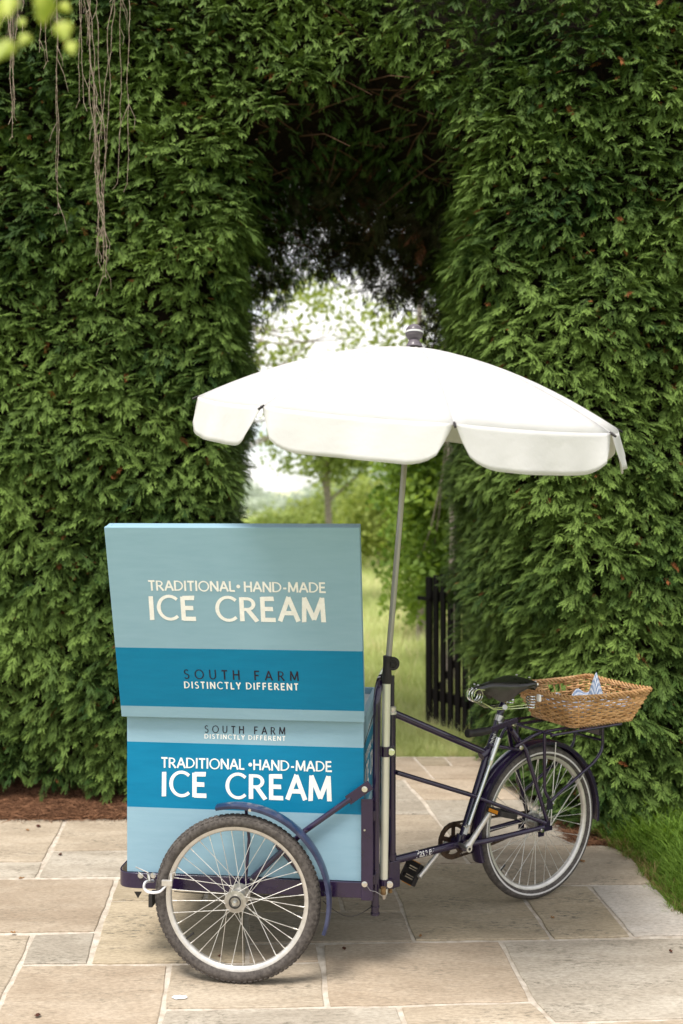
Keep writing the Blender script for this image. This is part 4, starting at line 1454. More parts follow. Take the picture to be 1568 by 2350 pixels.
def on_lid(px, py):
    """ray from the eye to the lid's painted face"""
    d = Vector(((px - CX) / FPX, 1, -(py - HY) / FPX))
    o = Vector((0, 0, H))
    return o + d * ((LO - o).dot(Ln) / d.dot(Ln))
def on_box(px, py):
    return F(px, py, bb0)
TXT = 'TRADITIONAL* HAND-MADE'
def sign(fn, nrm, parent, rows):
    for (tx, x0, y0, x1, y1, yt, wd, gap, mt, sp) in rows:
        A, B = fn(x0, y0), fn(x1, y1)
        T = fn(x0, yt)
        ex = (B - A).normalized()
        up = (T - A)
        T = A + (up - ex * up.dot(ex))
        lettering(tx, A, B, T, nrm, wd, gap, mt, parent, space=sp)
sign(on_lid, Ln, lid, [
    ('TRADITIONAL* HAND-MADE', 342, 1354.5, 748, 1360, 1332, 0.15, 0.12, m_letter, 0.12),
    ('ICE CREAM', 345, 1420.5, 747, 1427, 1368, 0.155, 0.16, m_letter, 0.55),
    ('SOUTH FARM', 423, 1557, 686, 1562.5, 1536, 0.115, 0.62, m_letter_dk, 0.42),
    ('DISTINCTLY DIFFERENT', 424, 1579, 685, 1584, 1564, 0.155, 0.34, m_letter, 0.22)])
sign(on_box, -V, box, [
    ('SOUTH FARM', 470, 1681, 655, 1686, 1664.5, 0.12, 0.62, m_letter_dk, 0.42),
    ('DISTINCTLY DIFFERENT', 470, 1694.5, 655, 1700, 1684.5, 0.165, 0.34, m_letter, 0.22),
    ('TRADITIONAL *HAND-MADE', 371, 1761, 762, 1771, 1738, 0.14, 0.12, m_letter, 0.12),
    ('ICE CREAM', 372, 1825, 760, 1838, 1771, 0.155, 0.16, m_letter, 0.55)])
# same words on the board that faces the rider
def on_rider(b, z):
    return Lf(ba1, b, z)
for (tx, b0_, b1_, z0_, z1_, wd, gap, mt, sp) in (('SOUTH FARM', .28, .56, .878, .895, .12, .62, m_letter_dk, .42), ('DISTINCTLY DIFFERENT', .28, .56, .852, .863, .2, .34, m_letter, .22),
                                                  ('TRADITIONAL *HAND-MADE', .15, .69, .755, .787, .14, .12, m_letter, .12), ('ICE CREAM', .15, .69, .655, .733, .17, .16, m_letter, .55)):
    lettering(tx, on_rider(b0_, z0_), on_rider(b1_, z0_), on_rider(b0_, z1_), U, wd, gap, mt, box, space=sp)

# ---------------- load frame round the box
fr = MB()
def bar_profile(mb, path, h, t, close=False):
    """flat bar standing on edge along a ground-plan path"""
    vs = []
    m = len(path)
    for i, p in enumerate(path):
        a = path[(i - 1) % m] if (close or i) else path[0]
        b = path[(i + 1) % m] if (close or i < m - 1) else path[-1]
        d = (b - a); d.z = 0; d.normalize()
        n2 = Vector((-d.y, d.x, 0)) * t / 2
        vs += [p - n2, p + n2, p + n2 + ZV * h, p - n2 + ZV * h]
    fs = []
    for i in range(m if close else m - 1):
        j = (i + 1) % m
        for k in range(4):
            k2 = (k + 1) % 4
            fs.append((4 * i + k, 4 * j + k, 4 * j + k2, 4 * i + k2))
    if not close:
        fs += [(0, 1, 2, 3), (4 * m - 1, 4 * m - 2, 4 * m - 3, 4 * m - 4)]
    mb.add(vs, fs)
fb0, fb1 = bb0 - 0.010, bb1 + 0.010
cpts = fillet([Lf(0.45, fb0, .288), Lf(-0.475, fb0, .288), Lf(-0.475, fb1, .288), Lf(0.45, fb1, .288)], 0.07, 8)
bar_profile(fr, cpts, 0.056, 0.006)
bar_profile(fr, [Lf(0.45, fb0 + .004, .290), Lf(0.45, fb1 - .004, .290)], 0.05, 0.006)
# inward ledge the box stands on, and two cross members
fr.box(Lf(0, bb0 + 0.02, 0.340), (0.88, 0.045, 0.005), MF)
fr.box(Lf(0, bb1 - 0.02, 0.340), (0.88, 0.045, 0.005), MF)
fr.box(Lf(-0.42, .42, 0.340), (0.04, 0.6, 0.005), MF)
for a_ in (-0.06, 0.06):
    fr.box(Lf(a_, .42, 0.325), (0.03, 0.64, 0.02), MF)
rail = fr.build('load_frame', m_frame, trike, smooth=True, bevel=0.0015, sharp=30)
# axle beam
ab = MB()
ab.tube([Lf(0, 0.035, .30), Lf(0, 0.805, .30)], 0.011, 10)
ab.box(Lf(0, 0.083, .30), (0.05, 0.006, 0.05), MF)
ab.box(Lf(0, 0.757, .30), (0.05, 0.006, 0.05), MF)
ab.build('axle', m_frame, trike)
# corner post plates (both sides) beside the steering tube
for side, bpl in ((0, fb0 - 0.006), (1, fb1 + 0.006)):
    pp = MB()
    pa0, pa1 = 0.435, 0.478
    if side == 0:
        pa0 = F(829, 1900, bpl).__sub__(W0).dot(U); pa1 = F(856, 1900, bpl).__sub__(W0).dot(U)
    pp.box(Lf((pa0 + pa1) / 2, bpl, 0.44 + .025), (pa1 - pa0, 0.005, 0.365), MF)
    pp.box(Lf(pa1 - 0.0025, bpl + (0.02 if side == 0 else -0.02), 0.44 + .025), (0.005, 0.035, 0.365), MF)
    pp.build('corner_plate', m_frame, trike, smooth=False, bevel=0.0015)
    PA = (pa0, pa1)
def bolt(p, n, r=0.0085, parent=None, mat=None, h=0.007):
    n = Vector(n).normalized()
    mb = MB()
    mb.cyl(p, p + n * 0.0015, r * 1.25, 14)
    mb.cyl(p + n * 0.0015, p + n * h, r, 6)
    mb.cyl(p + n * h, p + n * (h + 0.001), r * 0.75, 6)
    return mb.build('bolt', mat or m_chrome, parent or trike, sharp=25)
bolt(F(837, 1811, fb0 - 0.019), -V)
bolt(F(837, 2029, fb0 - 0.009), -V)
for (px, py) in ((323, 2009), (352, 2009), (579, 2021)):
    bolt(F(px, py, fb0 - 0.003), -V)
bolt(F(837, 1905, fb0 - 0.009), -V, 0.003, mat=m_steel, h=0.002)

# diagonal struts from the corner plate down to the frame
st = MB()
bq = fb0 - 0.012
pA, pB, pC, pD = F(843, 1806, bq), F(806, 1832, bq), F(700, 1907, bq), F(588, 2008, bq)
st.tube([pB, pC, F(580, 2014, bq)], 0.0105, 10)
0 and st.tube([pA + (pA - pB).normalized() * 0.012, pB + (pC - pB) * 0.06], [0.019, 0.017], 10, flat=(V, 1.0))
st_o = st.build('strut', m_frame, trike)
for v in st_o.data.vertices:
    pass
st2 = MB()
st2.tube([F(632, 1935, bq + 0.012), F(664, 1972, bq + 0.012), F(700, 2015, bq + 0.012)], 0.009, 10)
st2.build('strut', m_frame, trike)
st3 = MB()
for s, (x0, y0, x1, y1) in enumerate(((843, 1806, 806, 1832),)):
    a_, b_ = F(x0, y0, bq - 0.004), F(x1, y1, bq - 0.004)
    d = (b_ - a_).normalized()
    Mx = Matrix((d, V, d.cross(V))).transposed()
    st3.box((a_ + b_) / 2, ((b_ - a_).length + 0.03, 0.005, 0.036), Mx)
st3.build('strut_plate', m_frame, trike, smooth=False, bevel=0.002)

# ---------------- front fender (blade) over the near wheel, and its twin
def fender(c, axis, ref, rf, wdt, a0, a1, mat, name, lip=0.012, thick=0.0018, n=40, crown=0.004, parent=None):
    prof = []
    k = 8
    for i in range(k + 1):
        t = -1 + 2 * i / k
        prof.append((rf + crown * (1 - t * t), t * wdt / 2))
    outer = [(rf - lip, -wdt / 2)] + prof + [(rf - lip, wdt / 2)]
    inner = [(r_ - thick, h_ * (1 - 2 * thick / wdt)) for (r_, h_) in reversed(outer)]
    mb = MB()
    pr = outer + inner
    mb.lathe(c, axis, pr, n, a0, a1, ref=ref, closed_prof=True)
    m = len(pr)
    mb.f.append(tuple(range(m))); mb.m.append(0)
    mb.f.append(tuple(n * m + q for q in range(m - 1, -1, -1))); mb.m.append(0)
    return mb.build(name, mat, parent or trike, sharp=50)
for b_, sgn in ((0.0, -1), (0.84, 1)):
    cc = Lf(0, b_ + 0.0 * sgn, RWF)
    # angles measured from +U towards up
    fender(cc, V, U, 0.336, 0.054, R(-103), R(19), m_blue, 'front_fender', lip=0.010)
    br = MB()
    br.tube([Lf(0.02, b_ * 1.0 + (0.045 if b_ == 0 else -0.045), 0.345), Lf(0.035, b_ + (0.036 if b_ == 0 else -.036), 0.50), Lf(0.03, b_, 0.632)], 0.006, 8)
    br.build('fender_bracket', m_frame, trike)
    br = MB()
    br.tube([Lf(0.30, b_ + (0.06 if b_ == 0 else -.06), 0.315), Lf(0.33, b_, 0.315)], 0.005, 8)
    br.build('fender_bracket', m_frame, trike)
bolt(F(574, 1858, -0.02), -V, 0.006)

# ---------------- rim brake on the near front wheel
bk = MB()
ub = -0.036
up_ = [F(352, 2022, 0.06), F(341, 2022, ub + .03), F(332, 2026, ub), F(330, 2038, ub), F(338, 2047, ub), F(352, 2049, ub), F(368, 2047, ub), F(378, 2036, ub), F(385, 2028, ub)]
bk.tube(fillet(up_, 0.012, 4), 0.0055, 8, flat=(V, 0.8))
m_whitealu = new_mat('white_painted_alloy', (0.72, 0.71, 0.74), 0.35, metal=0.2)
bko = bk.build('brake_caliper', m_whitealu, trike)
b2 = MB()
b2.box(F(384, 2026, ub), (0.038, 0.012, 0.020), MF)
b2.tube([F(393, 2021, ub), F(393, 2006, ub + .01), F(401, 2002, ub + .02), F(404, 2010, ub + .02)], 0.003, 6)
b2.build('brake_shoe', m_alu, trike, smooth=False, bevel=0.002)
b3 = MB()
b3.tube([F(344, 2022, ub + .01), F(341, 2005, ub + .02)], 0.006, 8)
b3.tube([F(341, 2003, ub + 0.01), F(312, 1990, ub + 0.03)], 0.0022, 6)
b3.build('brake_bolt', m_steel, trike)
b4 = MB()
b4.box(F(350, 2062, 0.03), (0.014, 0.05, 0.045), MF)
b4.add([F(308, 2046, .1), F(326, 2046, .1), F(317, 2062, .1), F(308, 2046, .106), F(326, 2046, .106), F(317, 2062, .106)], [(0, 1, 2), (3, 5, 4), (0, 3, 4, 1), (1, 4, 5, 2), (2, 5, 3, 0)])
b4.build('brake_block', m_cable, trike, smooth=False)
# cables
cb = MB()
def sag(a, b, s, n=10):
    return [a.lerp(b, k / n) - ZV * s * math.sin(PI * k / n) for k in range(n + 1)]
cb.tube(sag(F(742, 2068, .02), F(854, 2080, .14), 0.045), 0.0016, 5)
cb.tube(sag(F(832, 2040, .12), F(857, 2062, .14), 0.008), 0.0018, 5)
cb.tube(sag(F(400, 2046, .08), F(640, 2056, .12), 0.004), 0.0016, 5)
cb.tube(sag(F(800, 1830, .1), F(857, 1640, .13), 0.0), 0.0014, 5)
cb.build('brake_cable', m_cable, trike)
wr = MB()
wr.tube([F(843, 2034, fb0 - .02), F(850, 2044, fb0 - .02), F(862, 2046, .08), F(872, 2052, .08), F(880, 2058, .09)], 0.0007, 5)
wr.tube([F(318, 2001, .05), F(326, 2008, .04), F(338, 2018, .02)], 0.0008, 5)
wr.build('wire', m_steel, trike)

# ---------------- steering hoop (near tube, over to the far tube)
hb0, hb1 = 0.135, 0.705
q0 = F(861, 2096, hb0); q1 = F(866, 1590, hb0)
a0_ = (q0 - W0).dot(U); a1_ = (q1 - W0).dot(U)
zt_ = 1.045
hp_ = [Lf(a0_, hb0, q0.z), Lf(a0_ + (a1_ - a0_) * .9, hb0, 1.0), Lf(a1_ + 0.006, hb0 + 0.035, zt_ + 0.01), Lf(a1_ + 0.01, hb1 - 0.035, zt_ + 0.01), Lf(a0_ + (a1_ - a0_) * .9, hb1, 1.0), Lf(a0_, hb1, q0.z + 0.12)]
hoop = MB()
hoop.tube(fillet(hp_, 0.05, 7), 0.0142, 14)
hoop.tube([Lf(a0_, hb0, q0.z + 0.028), Lf(a0_, hb0, q0.z + 0.022)], [0.0165, 0.0165], 14)
hoop.tube([Lf(a0_, hb0, q0.z + 0.003), Lf(a0_, hb0, q0.z - 0.004)], [0.0170, 0.0170], 14)
hoop.build('steering_hoop', m_frame, trike)
sg = MB()
sg.tube([Lf(a1_ + .0095, hb0 + 0.10, zt_ + .01), Lf(a1_ + .01, hb0 + 0.20, zt_ + .01)], 0.0158, 14)
sg.build('handle_sleeve', m_chrome, trike)
for k_ in (0.07, 0.085):
    sgr = MB(); sgr.tube([Lf(a1_ + .01, hb0 + k_, zt_ + .01), Lf(a1_ + .01, hb0 + k_ + .006, zt_ + .01)], 0.0175, 14); sgr.build('ring', m_plastic, trike)
# brackets tying the near tube to the corner plate and the box
bt = MB()
for z_ in (0.35, 0.58):
    bt.box(Lf((a0_ + PA[1]) / 2 - 0.002, fb0 + 0.03, z_), (abs(a0_ - PA[1]) + 0.012, 0.03, 0.035), MF)
bt.box(Lf(a0_ - 0.022, (hb0 + hb1) / 2, 0.50), (0.006, hb1 - hb0, 0.05), MF)
bt.box(Lf(a0_ - 0.022, (hb0 + hb1) / 2, 0.33), (0.006, hb1 - hb0, 0.05), MF)
bt.box(Lf(a0_ + 0.012, 0.42, 0.50), (0.055, 0.04, 0.03), MF)
bt.build('hoop_bracket', m_frame, trike, smooth=False, bevel=0.002)

# ---------------- head tube and fork block
hx = (HD - W0)
ht = MB()
ht.tube([Vector((HD.x, HD.y, 0.315)), Vector((HD.x, HD.y, 0.885))], 0.0165, 16)
ht.tube([Vector((HD.x, HD.y, 0.865)), Vector((HD.x, HD.y, 0.885))], 0.0185, 16)
ht.tube([Vector((HD.x, HD.y, 0.300)), Vector((HD.x, HD.y, 0.335))], 0.0195, 16)
ht.tube([Vector((HD.x, HD.y, 0.915)), Vector((HD.x, HD.y, 1.035))], 0.0115, 12)
ht.tube([Vector((HD.x, HD.y, 0.20)), Vector((HD.x, HD.y, 0.30))], 0.013, 12)
ht.build('head_tube', m_frame, trike)
hs = MB()
hs.lathe((HD.x, HD.y, 0), ZV, [(0.012, .884), (0.020, .884), (0.020, .893), (0.017, .896), (0.0185, .900), (0.0185, .912), (0.012, .916)], 20)
hs.build('headset', m_alu, trike)
fk = MB()
fk.box(Vector((HD.x, HD.y, 0.258)) + RQ * 0.018, (0.052, 0.006, 0.105), MR)
fk.box(Vector((HD.x, HD.y, 0.258)) - RQ * 0.018, (0.052, 0.006, 0.105), MR)
fk.box(Vector((HD.x, HD.y, 0.262)) - U * 0.05 , (0.10, 0.03, 0.05), MF)
fk.build('fork_block', m_frame, trike, smooth=False, bevel=0.002)

# ---------------- rear frame tubes
rf = MB()
def rt_(p, r, n=12):
    rf.tube(p, r, n)
BBX = Rp(1056, 1936)
rt_([Rp(904, 1974), BBX], 0.0160)
rt_([Rp(905, 1637), Rp(1114, 1727)], 0.0145)
rt_([BBX, Rp(1149, 1632)], 0.0155)
for s in (-1, 1):
    drop = Rl(0.772, 0.062 * s, RWR)
    # thin twin laterals, chain stays, seat stays
    rt_([Rl(0.012, 0.018 * s, Rp(904, 1771).z), Rl(0.40, 0.022 * s, Rp(1110, 1818, 0).z), drop + ZV * 0.012 - RR * 0.01], 0.0085)
    cs = [BBX + RQ * 0.02 * s, BBX + RR * 0.10 + RQ * 0.045 * s + ZV * 0.006, drop - RR * 0.02 - ZV * 0.004]
    rt_(cs, [0.0115, 0.0115, 0.0095])
    rt_([Rp(1172, 1674) + RQ * 0.012 * s, Rp(1190, 1715) + RQ * 0.045 * s, drop + ZV * 0.02], [0.0095, 0.0095, 0.0085])
    rf.box(drop, (0.055, 0.007, 0.045), MR)
    rf.box(drop - ZV * .03 - RR * 0.035, (0.03, 0.006, 0.02), MR)
rt_([BBX + RQ * 0.036, BBX - RQ * 0.036], 0.0215, 18)
rt_([Rp(1054, 1936) + ZV * 0.0, Rp(1058, 1915)], 0.0185)
rt_([Rp(1104, 1735), Rp(1122, 1720)], 0.0185)
rt_([Rp(1149, 1634), Rp(1155, 1612)], [0.0175, 0.012])
rt_([Rp(1150, 1652), Rp(1170, 1668), Rp(1186, 1700)], 0.0095)
rt_([Rp(1116, 1707) + RQ * .02, Rp(1186, 1718) + RQ * .03], 0.007)
rf.build('frame', m_frame, trike)
for (px, py, c_, r_) in ((1180, 1662, .03, .009), (1196, 1716, .058, .008), (1270, 1845, .078, .007)):
    bolt(Rp(px, py, c_), RQ, r_)
bolt(Rp(1244, 1906, .07), RQ, 0.007)
# seat clamp, decals
sc1 = MB()
sc1.tube([Rp(1142, 1659, .022), Rp(1160, 1662, .03)], 0.0085, 8)
sc1.tube([Rp(1144, 1655), Rp(1148, 1642)], 0.0205, 14)
sc1.build('seat_clamp', m_steel, trike)
dc = MB()
def wrap_decal(mb, p0, p1, r, a0, a1, n=8):
    ax = (p1 - p0).normalized()
    r1 = (RQ - ax * RQ.dot(ax)).normalized()
    r2 = ax.cross(r1)
    vs = []
    for k in range(n + 1):
        a = a0 + (a1 - a0) * k / n
        d = (r1 * math.cos(a) + r2 * math.sin(a)) * r
        vs += [p0 + d, p1 + d]
    mb.add(vs, [(2 * k, 2 * k + 1, 2 * k + 3, 2 * k + 2) for k in range(n)])
wrap_decal(dc, Rp(1063, 1913), Rp(1070, 1892), 0.0161, R(-40), R(60))
dc.build('decal', new_mat('white_decal', (0.62, 0.62, 0.62), 0.35), trike)
dm = MB()
for k in range(7):
    p0 = Rp(1124.5 + k * 1.3, 1706 - k * 3.4)
    wrap_decal(dm, p0, p0 + (Rp(1149, 1632) - BBX).normalized() * 0.0028, 0.0160, R(-50 + 8 * (k % 3)), R(5 + 12 * (k % 2)))
dm.build('decal', new_mat('silver_decal', (0.60, 0.60, 0.56), 0.3, metal=0.4), trike)

# maker's script on the main tube
cu = bpy.data.curves.new('script', 'FONT')
cu.body = 'Pashley'
cu.size = 1.0
cu.shear = 0.35
cu.resolution_u = 3
to = bpy.data.objects.new('script', cu)
COL.objects.link(to)
dg = bpy.context.evaluated_depsgraph_get()
tm_ = bpy.data.meshes.new_from_object(to.evaluated_get(dg))
COL.objects.unlink(to)
xs = [v.co.x for v in tm_.vertices]
x0, x1 = min(xs), max(xs)
A_, B_ = Rp(951, 1968), Rp(993, 1956)
axd = (Rp(1046, 1939) - Rp(904, 1974)).normalized()
base_ = Rp(904, 1974)
s0 = (A_ - base_).dot(axd); s1 = (B_ - base_).dot(axd)
r1 = (RQ - axd * RQ.dot(axd)).normalized(); r2 = axd.cross(r1)
if r2.z < 0:
    r2 = -r2
sc0 = (s1 - s0) / (x1 - x0)
vs = []
for v in tm_.vertices:
    s_ = s0 + (v.co.x - x0) * sc0
    arcl = (v.co.y - 0.28) * sc0 * 1.7
    an = arcl / 0.0165 + R(22)
    vs.append(base_ + axd * s_ + (r1 * math.cos(an) + r2 * math.sin(an)) * 0.0166)
mbx = MB(); mbx.add(vs, [tuple(p.vertices) for p in tm_.polygons])
mbx.build('maker_script', m_letter, trike, smooth=False)

# silver rod and sleeve beside the seat tube
sr = MB()
sr.tube([Rp(1145, 1693, .03), Rp(1127, 1745, .03)], 0.0125, 14)
sr.tube([Rp(1127, 1745, .03), Rp(1124, 1756, .03)], [0.0135, 0.010], 14)
sr.tube([Rp(1126, 1750, .03), Rp(1076, 1893, .03)], 0.0085, 12)
sr.tube([Rp(1076, 1893, .03), Rp(1072, 1899, .03), Rp(1064, 1896, .03)], 0.003, 6)
sr.build('gear_rod', m_rod, trike)
# parking handle
hg = MB()
hg.tube([Rp(1072, 1683, .055), Rp(1076, 1683, .055), Rp(1082, 1683, .055), Rp(1104, 1680, .055), Rp(1124, 1676, .055)], [0.0165, 0.0180, 0.0150, 0.0165, 0.0150], 14)
hg.build('handle_grip', m_plastic, trike)
hpn = MB()
a_, b_ = Rp(1122, 1677, .050), Rp(1188, 1652, .050)
d = (b_ - a_).normalized()
Mh = Matrix((d, -RQ, d.cross(-RQ))).transposed()
hpn.box((a_ + b_) / 2, ((b_ - a_).length, 0.006, 0.024), Mh)
hpn.build('handle_plate', m_frame, trike, smooth=False, bevel=0.002)

# crank, chainring, pedals
drv = -RQ      # drive side is the far side
CRX = BBX
cr_ = MB()
cc = CRX + drv * 0.045
cr_.lathe(cc, drv, [(0.056, -0.0015), (0.0715, -0.0015), (0.0715, 0.0015), (0.056, 0.0015)], 46, closed_prof=True)
cr_.lathe(cc, drv, [(0.001, -0.002), (0.026, -0.002), (0.026, 0.002), (0.001, 0.002)], 24)
for k in range(46):
    a = 2 * PI * k / 46
    d = RR * math.cos(a) + ZV * math.sin(a)
    t_ = -RR * math.sin(a) + ZV * math.cos(a)
    cr_.box(cc + d * 0.0735, (0.005, 0.0045, 0.0025), Matrix((d, t_, drv)).transposed())
for k in range(5):
    a = 2 * PI * k / 5 + 0.3
    d = RR * math.cos(a) + ZV * math.sin(a)
    t_ = -RR * math.sin(a) + ZV * math.cos(a)
    cr_.box(cc + d * 0.041, (0.036, 0.019, 0.003), Matrix((d, t_, drv)).transposed())
cr_.build('chainring', m_oily, trike, smooth=False)
# chain
ch = MB()
c2 = Vector((RAX.x, RAX.y, RAX.z)) + drv * 0.045
r1_, r2_ = 0.073, 0.034
path = []
dd_ = (c2 - cc).dot(RR); dz_ = c2.z - cc.z
for k in range(25):
    a = PI / 2 + PI * k / 24
    path.append(cc + RR * r1_ * math.cos(a) + ZV * r1_ * math.sin(a))
lo0 = path[-1]
lo1 = c2 - ZV * r2_
for k in range(1, 16):
    path.append(lo0.lerp(lo1, k / 16) - ZV * 0.008 * math.sin(PI * k / 16))
for k in range(13):
    a = -PI / 2 + PI * k / 12
    path.append(c2 + RR * r2_ * math.cos(a) + ZV * r2_ * math.sin(a))
hi0 = path[-1]; hi1 = path[0]
for k in range(1, 16):
    path.append(hi0.lerp(hi1, k / 16))
cum = [0]
pc = path + [path[0]]
for i in range(len(pc) - 1):
    cum.append(cum[-1] + (pc[i + 1] - pc[i]).length)
nl = int(cum[-1] / 0.0127)
def at_(s):
    s %= cum[-1]
    for i in range(len(cum) - 1):
        if cum[i + 1] >= s:
            return pc[i].lerp(pc[i + 1], (s - cum[i]) / max(1e-9, cum[i + 1] - cum[i]))
for k in range(nl):
    a_, b_ = at_(k * 0.0127), at_((k + 1) * 0.0127)
    d = (b_ - a_).normalized()
    n2 = drv.cross(d)
    w2 = 0.0035 if k % 2 else 0.0025
    for s in (-1, 1):
        ch.box((a_ + b_) / 2 + drv * w2 * s, (0.0135, 0.0009, 0.008), Matrix((d, drv, n2)).transposed())
ch.build('chain', m_oily, trike, smooth=False)
# cranks
def crank(p0, p1, name='crank'):
    mb = MB()
    mb.tube([p0, p0.lerp(p1, .06), p0.lerp(p1, .12), p0.lerp(p1, .5), p0.lerp(p1, .93), p1], [0.014, 0.0155, 0.0115, 0.0095, 0.0085, 0.0105], 12, flat=(RQ, 1.15))
    return mb.build(name, m_alu, trike)
k0 = Rp(1072, 1946, 0.075)
k1 = Rp(1130, 1857, 0.100)
crank(k0, k1)
cp = MB(); cp.cyl(k0 + RQ * 0.010, k0 + RQ * 0.0165, 0.0135, 18); cp.build('crank_cap', m_alu, trike)
cp = MB(); cp.cyl(k0 + RQ * 0.0165, k0 + RQ * 0.0175, 0.0062, 12); cp.build('crank_bolt', m_cable, trike)
sp = MB(); sp.cyl(BBX - RQ * 0.06, k0, 0.0085, 12); sp.build('spindle', m_steel, trike)
k2 = Rp(1000, 1962, -0.07) ; k3 = Rp(963, 2012, -0.085)
k2b = Vector((BBX.x, BBX.y, BBX.z)) - RQ * 0.068
crank(k2b, k3)
def pedal(c, inner, til=0.30):
    """c: axle end at the crank; inner: direction the pedal sticks out"""
    mb = MB()
    ax = Vector(inner).normalized()
    t_ = ax.cross(ZV).normalized()
    if t_.dot(RR) < 0: t_ = -t_
    t_ = (t_ * math.cos(til) - ZV * math.sin(til) * 1.0).normalized()
    up = t_.cross(ax).normalized()
    M_ = Matrix((t_, ax, up)).transposed()
    for s in (-1, 1):
        mb.box(c + ax * 0.058 + t_ * 0.036 * s, (0.020, 0.088, 0.022), M_)
        mb.box(c + ax * 0.058 + t_ * 0.018 * s, (0.006, 0.070, 0.014), M_)
    mb.box(c + ax * 0.016, (0.088, 0.010, 0.022), M_)
    mb.box(c + ax * 0.100, (0.088, 0.010, 0.022), M_)
    mb.box(c + ax * 0.058, (0.024, 0.090, 0.016), M_)
    pd = mb.build('pedal', m_plastic, trike, smooth=False, bevel=0.0025)
    for s in (-1, 1):
        rb = MB(); rb.box(c + ax * 0.058 + t_ * 0.0468 * s, (0.0035, 0.052, 0.014), M_); rb.build('reflector', m_amber, pd, smooth=False, bevel=0.001)
    a2 = MB(); a2.cyl(c - ax * 0.004, c + ax * 0.02, 0.006, 10); a2.build('pedal_axle', m_steel, pd)
    return pd
pedal(k1, RQ, 0.30)
pedal(k3, -RQ, -1.0)

# rear fender, stays, rack
fender(RAX, RQ, RR, 0.352, 0.062, R(-8), R(198), m_frame, 'rear_fender', lip=0.014, crown=0.008, n=60)
sty = MB()
for s in (-1, 1):
    sty.tube([Rl(0.785, 0.07 * s, RWR), Rp(1340, 1775, 0.04 * s) if s > 0 else Rl(0.98, -0.045, 0.60)], 0.0022, 6)
    sty.tube([Rl(0.785, 0.07 * s, RWR), Rl(0.84, 0.045 * s, RWR + 0.345)], 0.0022, 6)
sty.build('fender_stay', m_alu, trike)
rk = MB()
RZ = 0.742
zlow = Rp(1275, 1836, .085).z
for s in (-1, 1):
    c_ = 0.085 * s
    pts = fillet([Rl(0.60, c_ * 0.6, Rp(1191, 1712, .05).z), Rl(0.66, c_, RZ - 0.012), Rl(0.72, c_, RZ), Rl(1.10, c_, RZ), ], 0.03, 4)
    rk.tube(pts, 0.0070, 10)
    sx_ = 0.735
    rk.tube(fillet([Rl(sx_, c_, RZ), Rl(sx_, c_, zlow + 0.045), Rl(sx_ + 0.035, c_, zlow)], 0.025, 4), 0.0070, 10)
    rk.tube(fillet([Rl(sx_ + 0.035, c_, zlow), Rl(1.04, c_, zlow + 0.135), Rl(1.085, c_, zlow + 0.18), Rl(1.085, c_, RZ)], 0.03, 5), 0.0070, 10)
    rk.box(Rl(sx_ + 0.03, c_, zlow - 0.012), (0.03, 0.006, 0.045), MR)
for s_ in (0.72, 0.91, 1.10):
    rk.tube([Rl(s_, -0.16, RZ + 0.002), Rl(s_, 0.16, RZ + 0.002)], 0.0065, 10)
for s in (-1, 1):
    rk.tube([Rl(0.70, 0.16 * s, RZ + 0.002), Rl(1.12, 0.16 * s, RZ + 0.002)], 0.0065, 10)
rk.tube([Rl(1.085, -.085, zlow + 0.22), Rl(1.085, .085, zlow + 0.22)], 0.006, 8)
rk.build('rack', m_frame, trike)
# rear light bracket under rack
MB().box(Rl(1.10, 0.0, 0.70), (0.012, 0.12, 0.05), MR).build('rack_plate', m_frame, trike, smooth=False, bevel=0.003)

# ---------------- saddle
sdl = MB()
S0, S1 = 0.425, 0.705
nz_ = 18
na_ = 14
rows = []
for i in range(nz_ + 1):
    t = i / nz_
    s = S0 + (S1 - S0) * t
    hwid = 0.021 + 0.082 * (smooth(0.16, 0.82, t)) - 0.026 * smooth(0.90, 1.0, t)
    if t < 0.06:
        hwid *= 0.72 + 0.28 * (t / 0.06)
    ztop = 0.953 + 0.014 * smooth(0.0, 0.35, t) - 0.004 * math.sin(PI * t) + 0.004 * smooth(0.7, 0.9, t) - 0.014 * smooth(0.88, 1.0, t)
    drop = 0.030 + 0.055 * math.exp(-((t - 0.42) / 0.20) ** 2) + 0.012 * smooth(0.8, 1, t)
    row = []
    for k in range(na_ + 1):
        a = -1 + 2 * k / na_
        x = hwid * math.sin(min(1, abs(a) * 1.35) * PI / 2) * (1 if a >= 0 else -1)
        if abs(a) > 0.74:
            f = (abs(a) - 0.74) / 0.26
            x *= 1 - 0.16 * f * f
            z = ztop - 0.016 - (drop - 0.016) * f ** 0.9
        else:
            z = ztop - 0.016 * (abs(a) / 0.74) ** 2.6
        row.append(Rl(s, x, z))
    rows.append(row)
vs = [p for r_ in rows for p in r_]
m = na_ + 1
fs = [(i * m + k, (i + 1) * m + k, (i + 1) * m + k + 1, i * m + k + 1) for i in range(nz_) for k in range(na_)]
fs.append(tuple(range(m)))
fs.append(tuple(nz_ * m + k for k in range(m - 1, -1, -1)))
sdl.add(vs, fs)
sad = sdl.build('saddle', m_leather, trike, subsurf=1)
for (s, c_, dz) in ((0.43, 0.012, 0.0), (0.43, -0.012, 0.0), (0.69, 0.04, 0.012), (0.69, -0.04, 0.012), (0.692, 0.075, 0.0), (0.692, -0.075, 0.0)):
    rv = MB(); rv.lathe(Rl(s, c_, 0.958 + dz), ZV, [(0.0055, -0.001), (0.004, 0.003), (0.0001, 0.004)], 10); rv.build('rivet', m_steel, sad)
sp_ = MB()
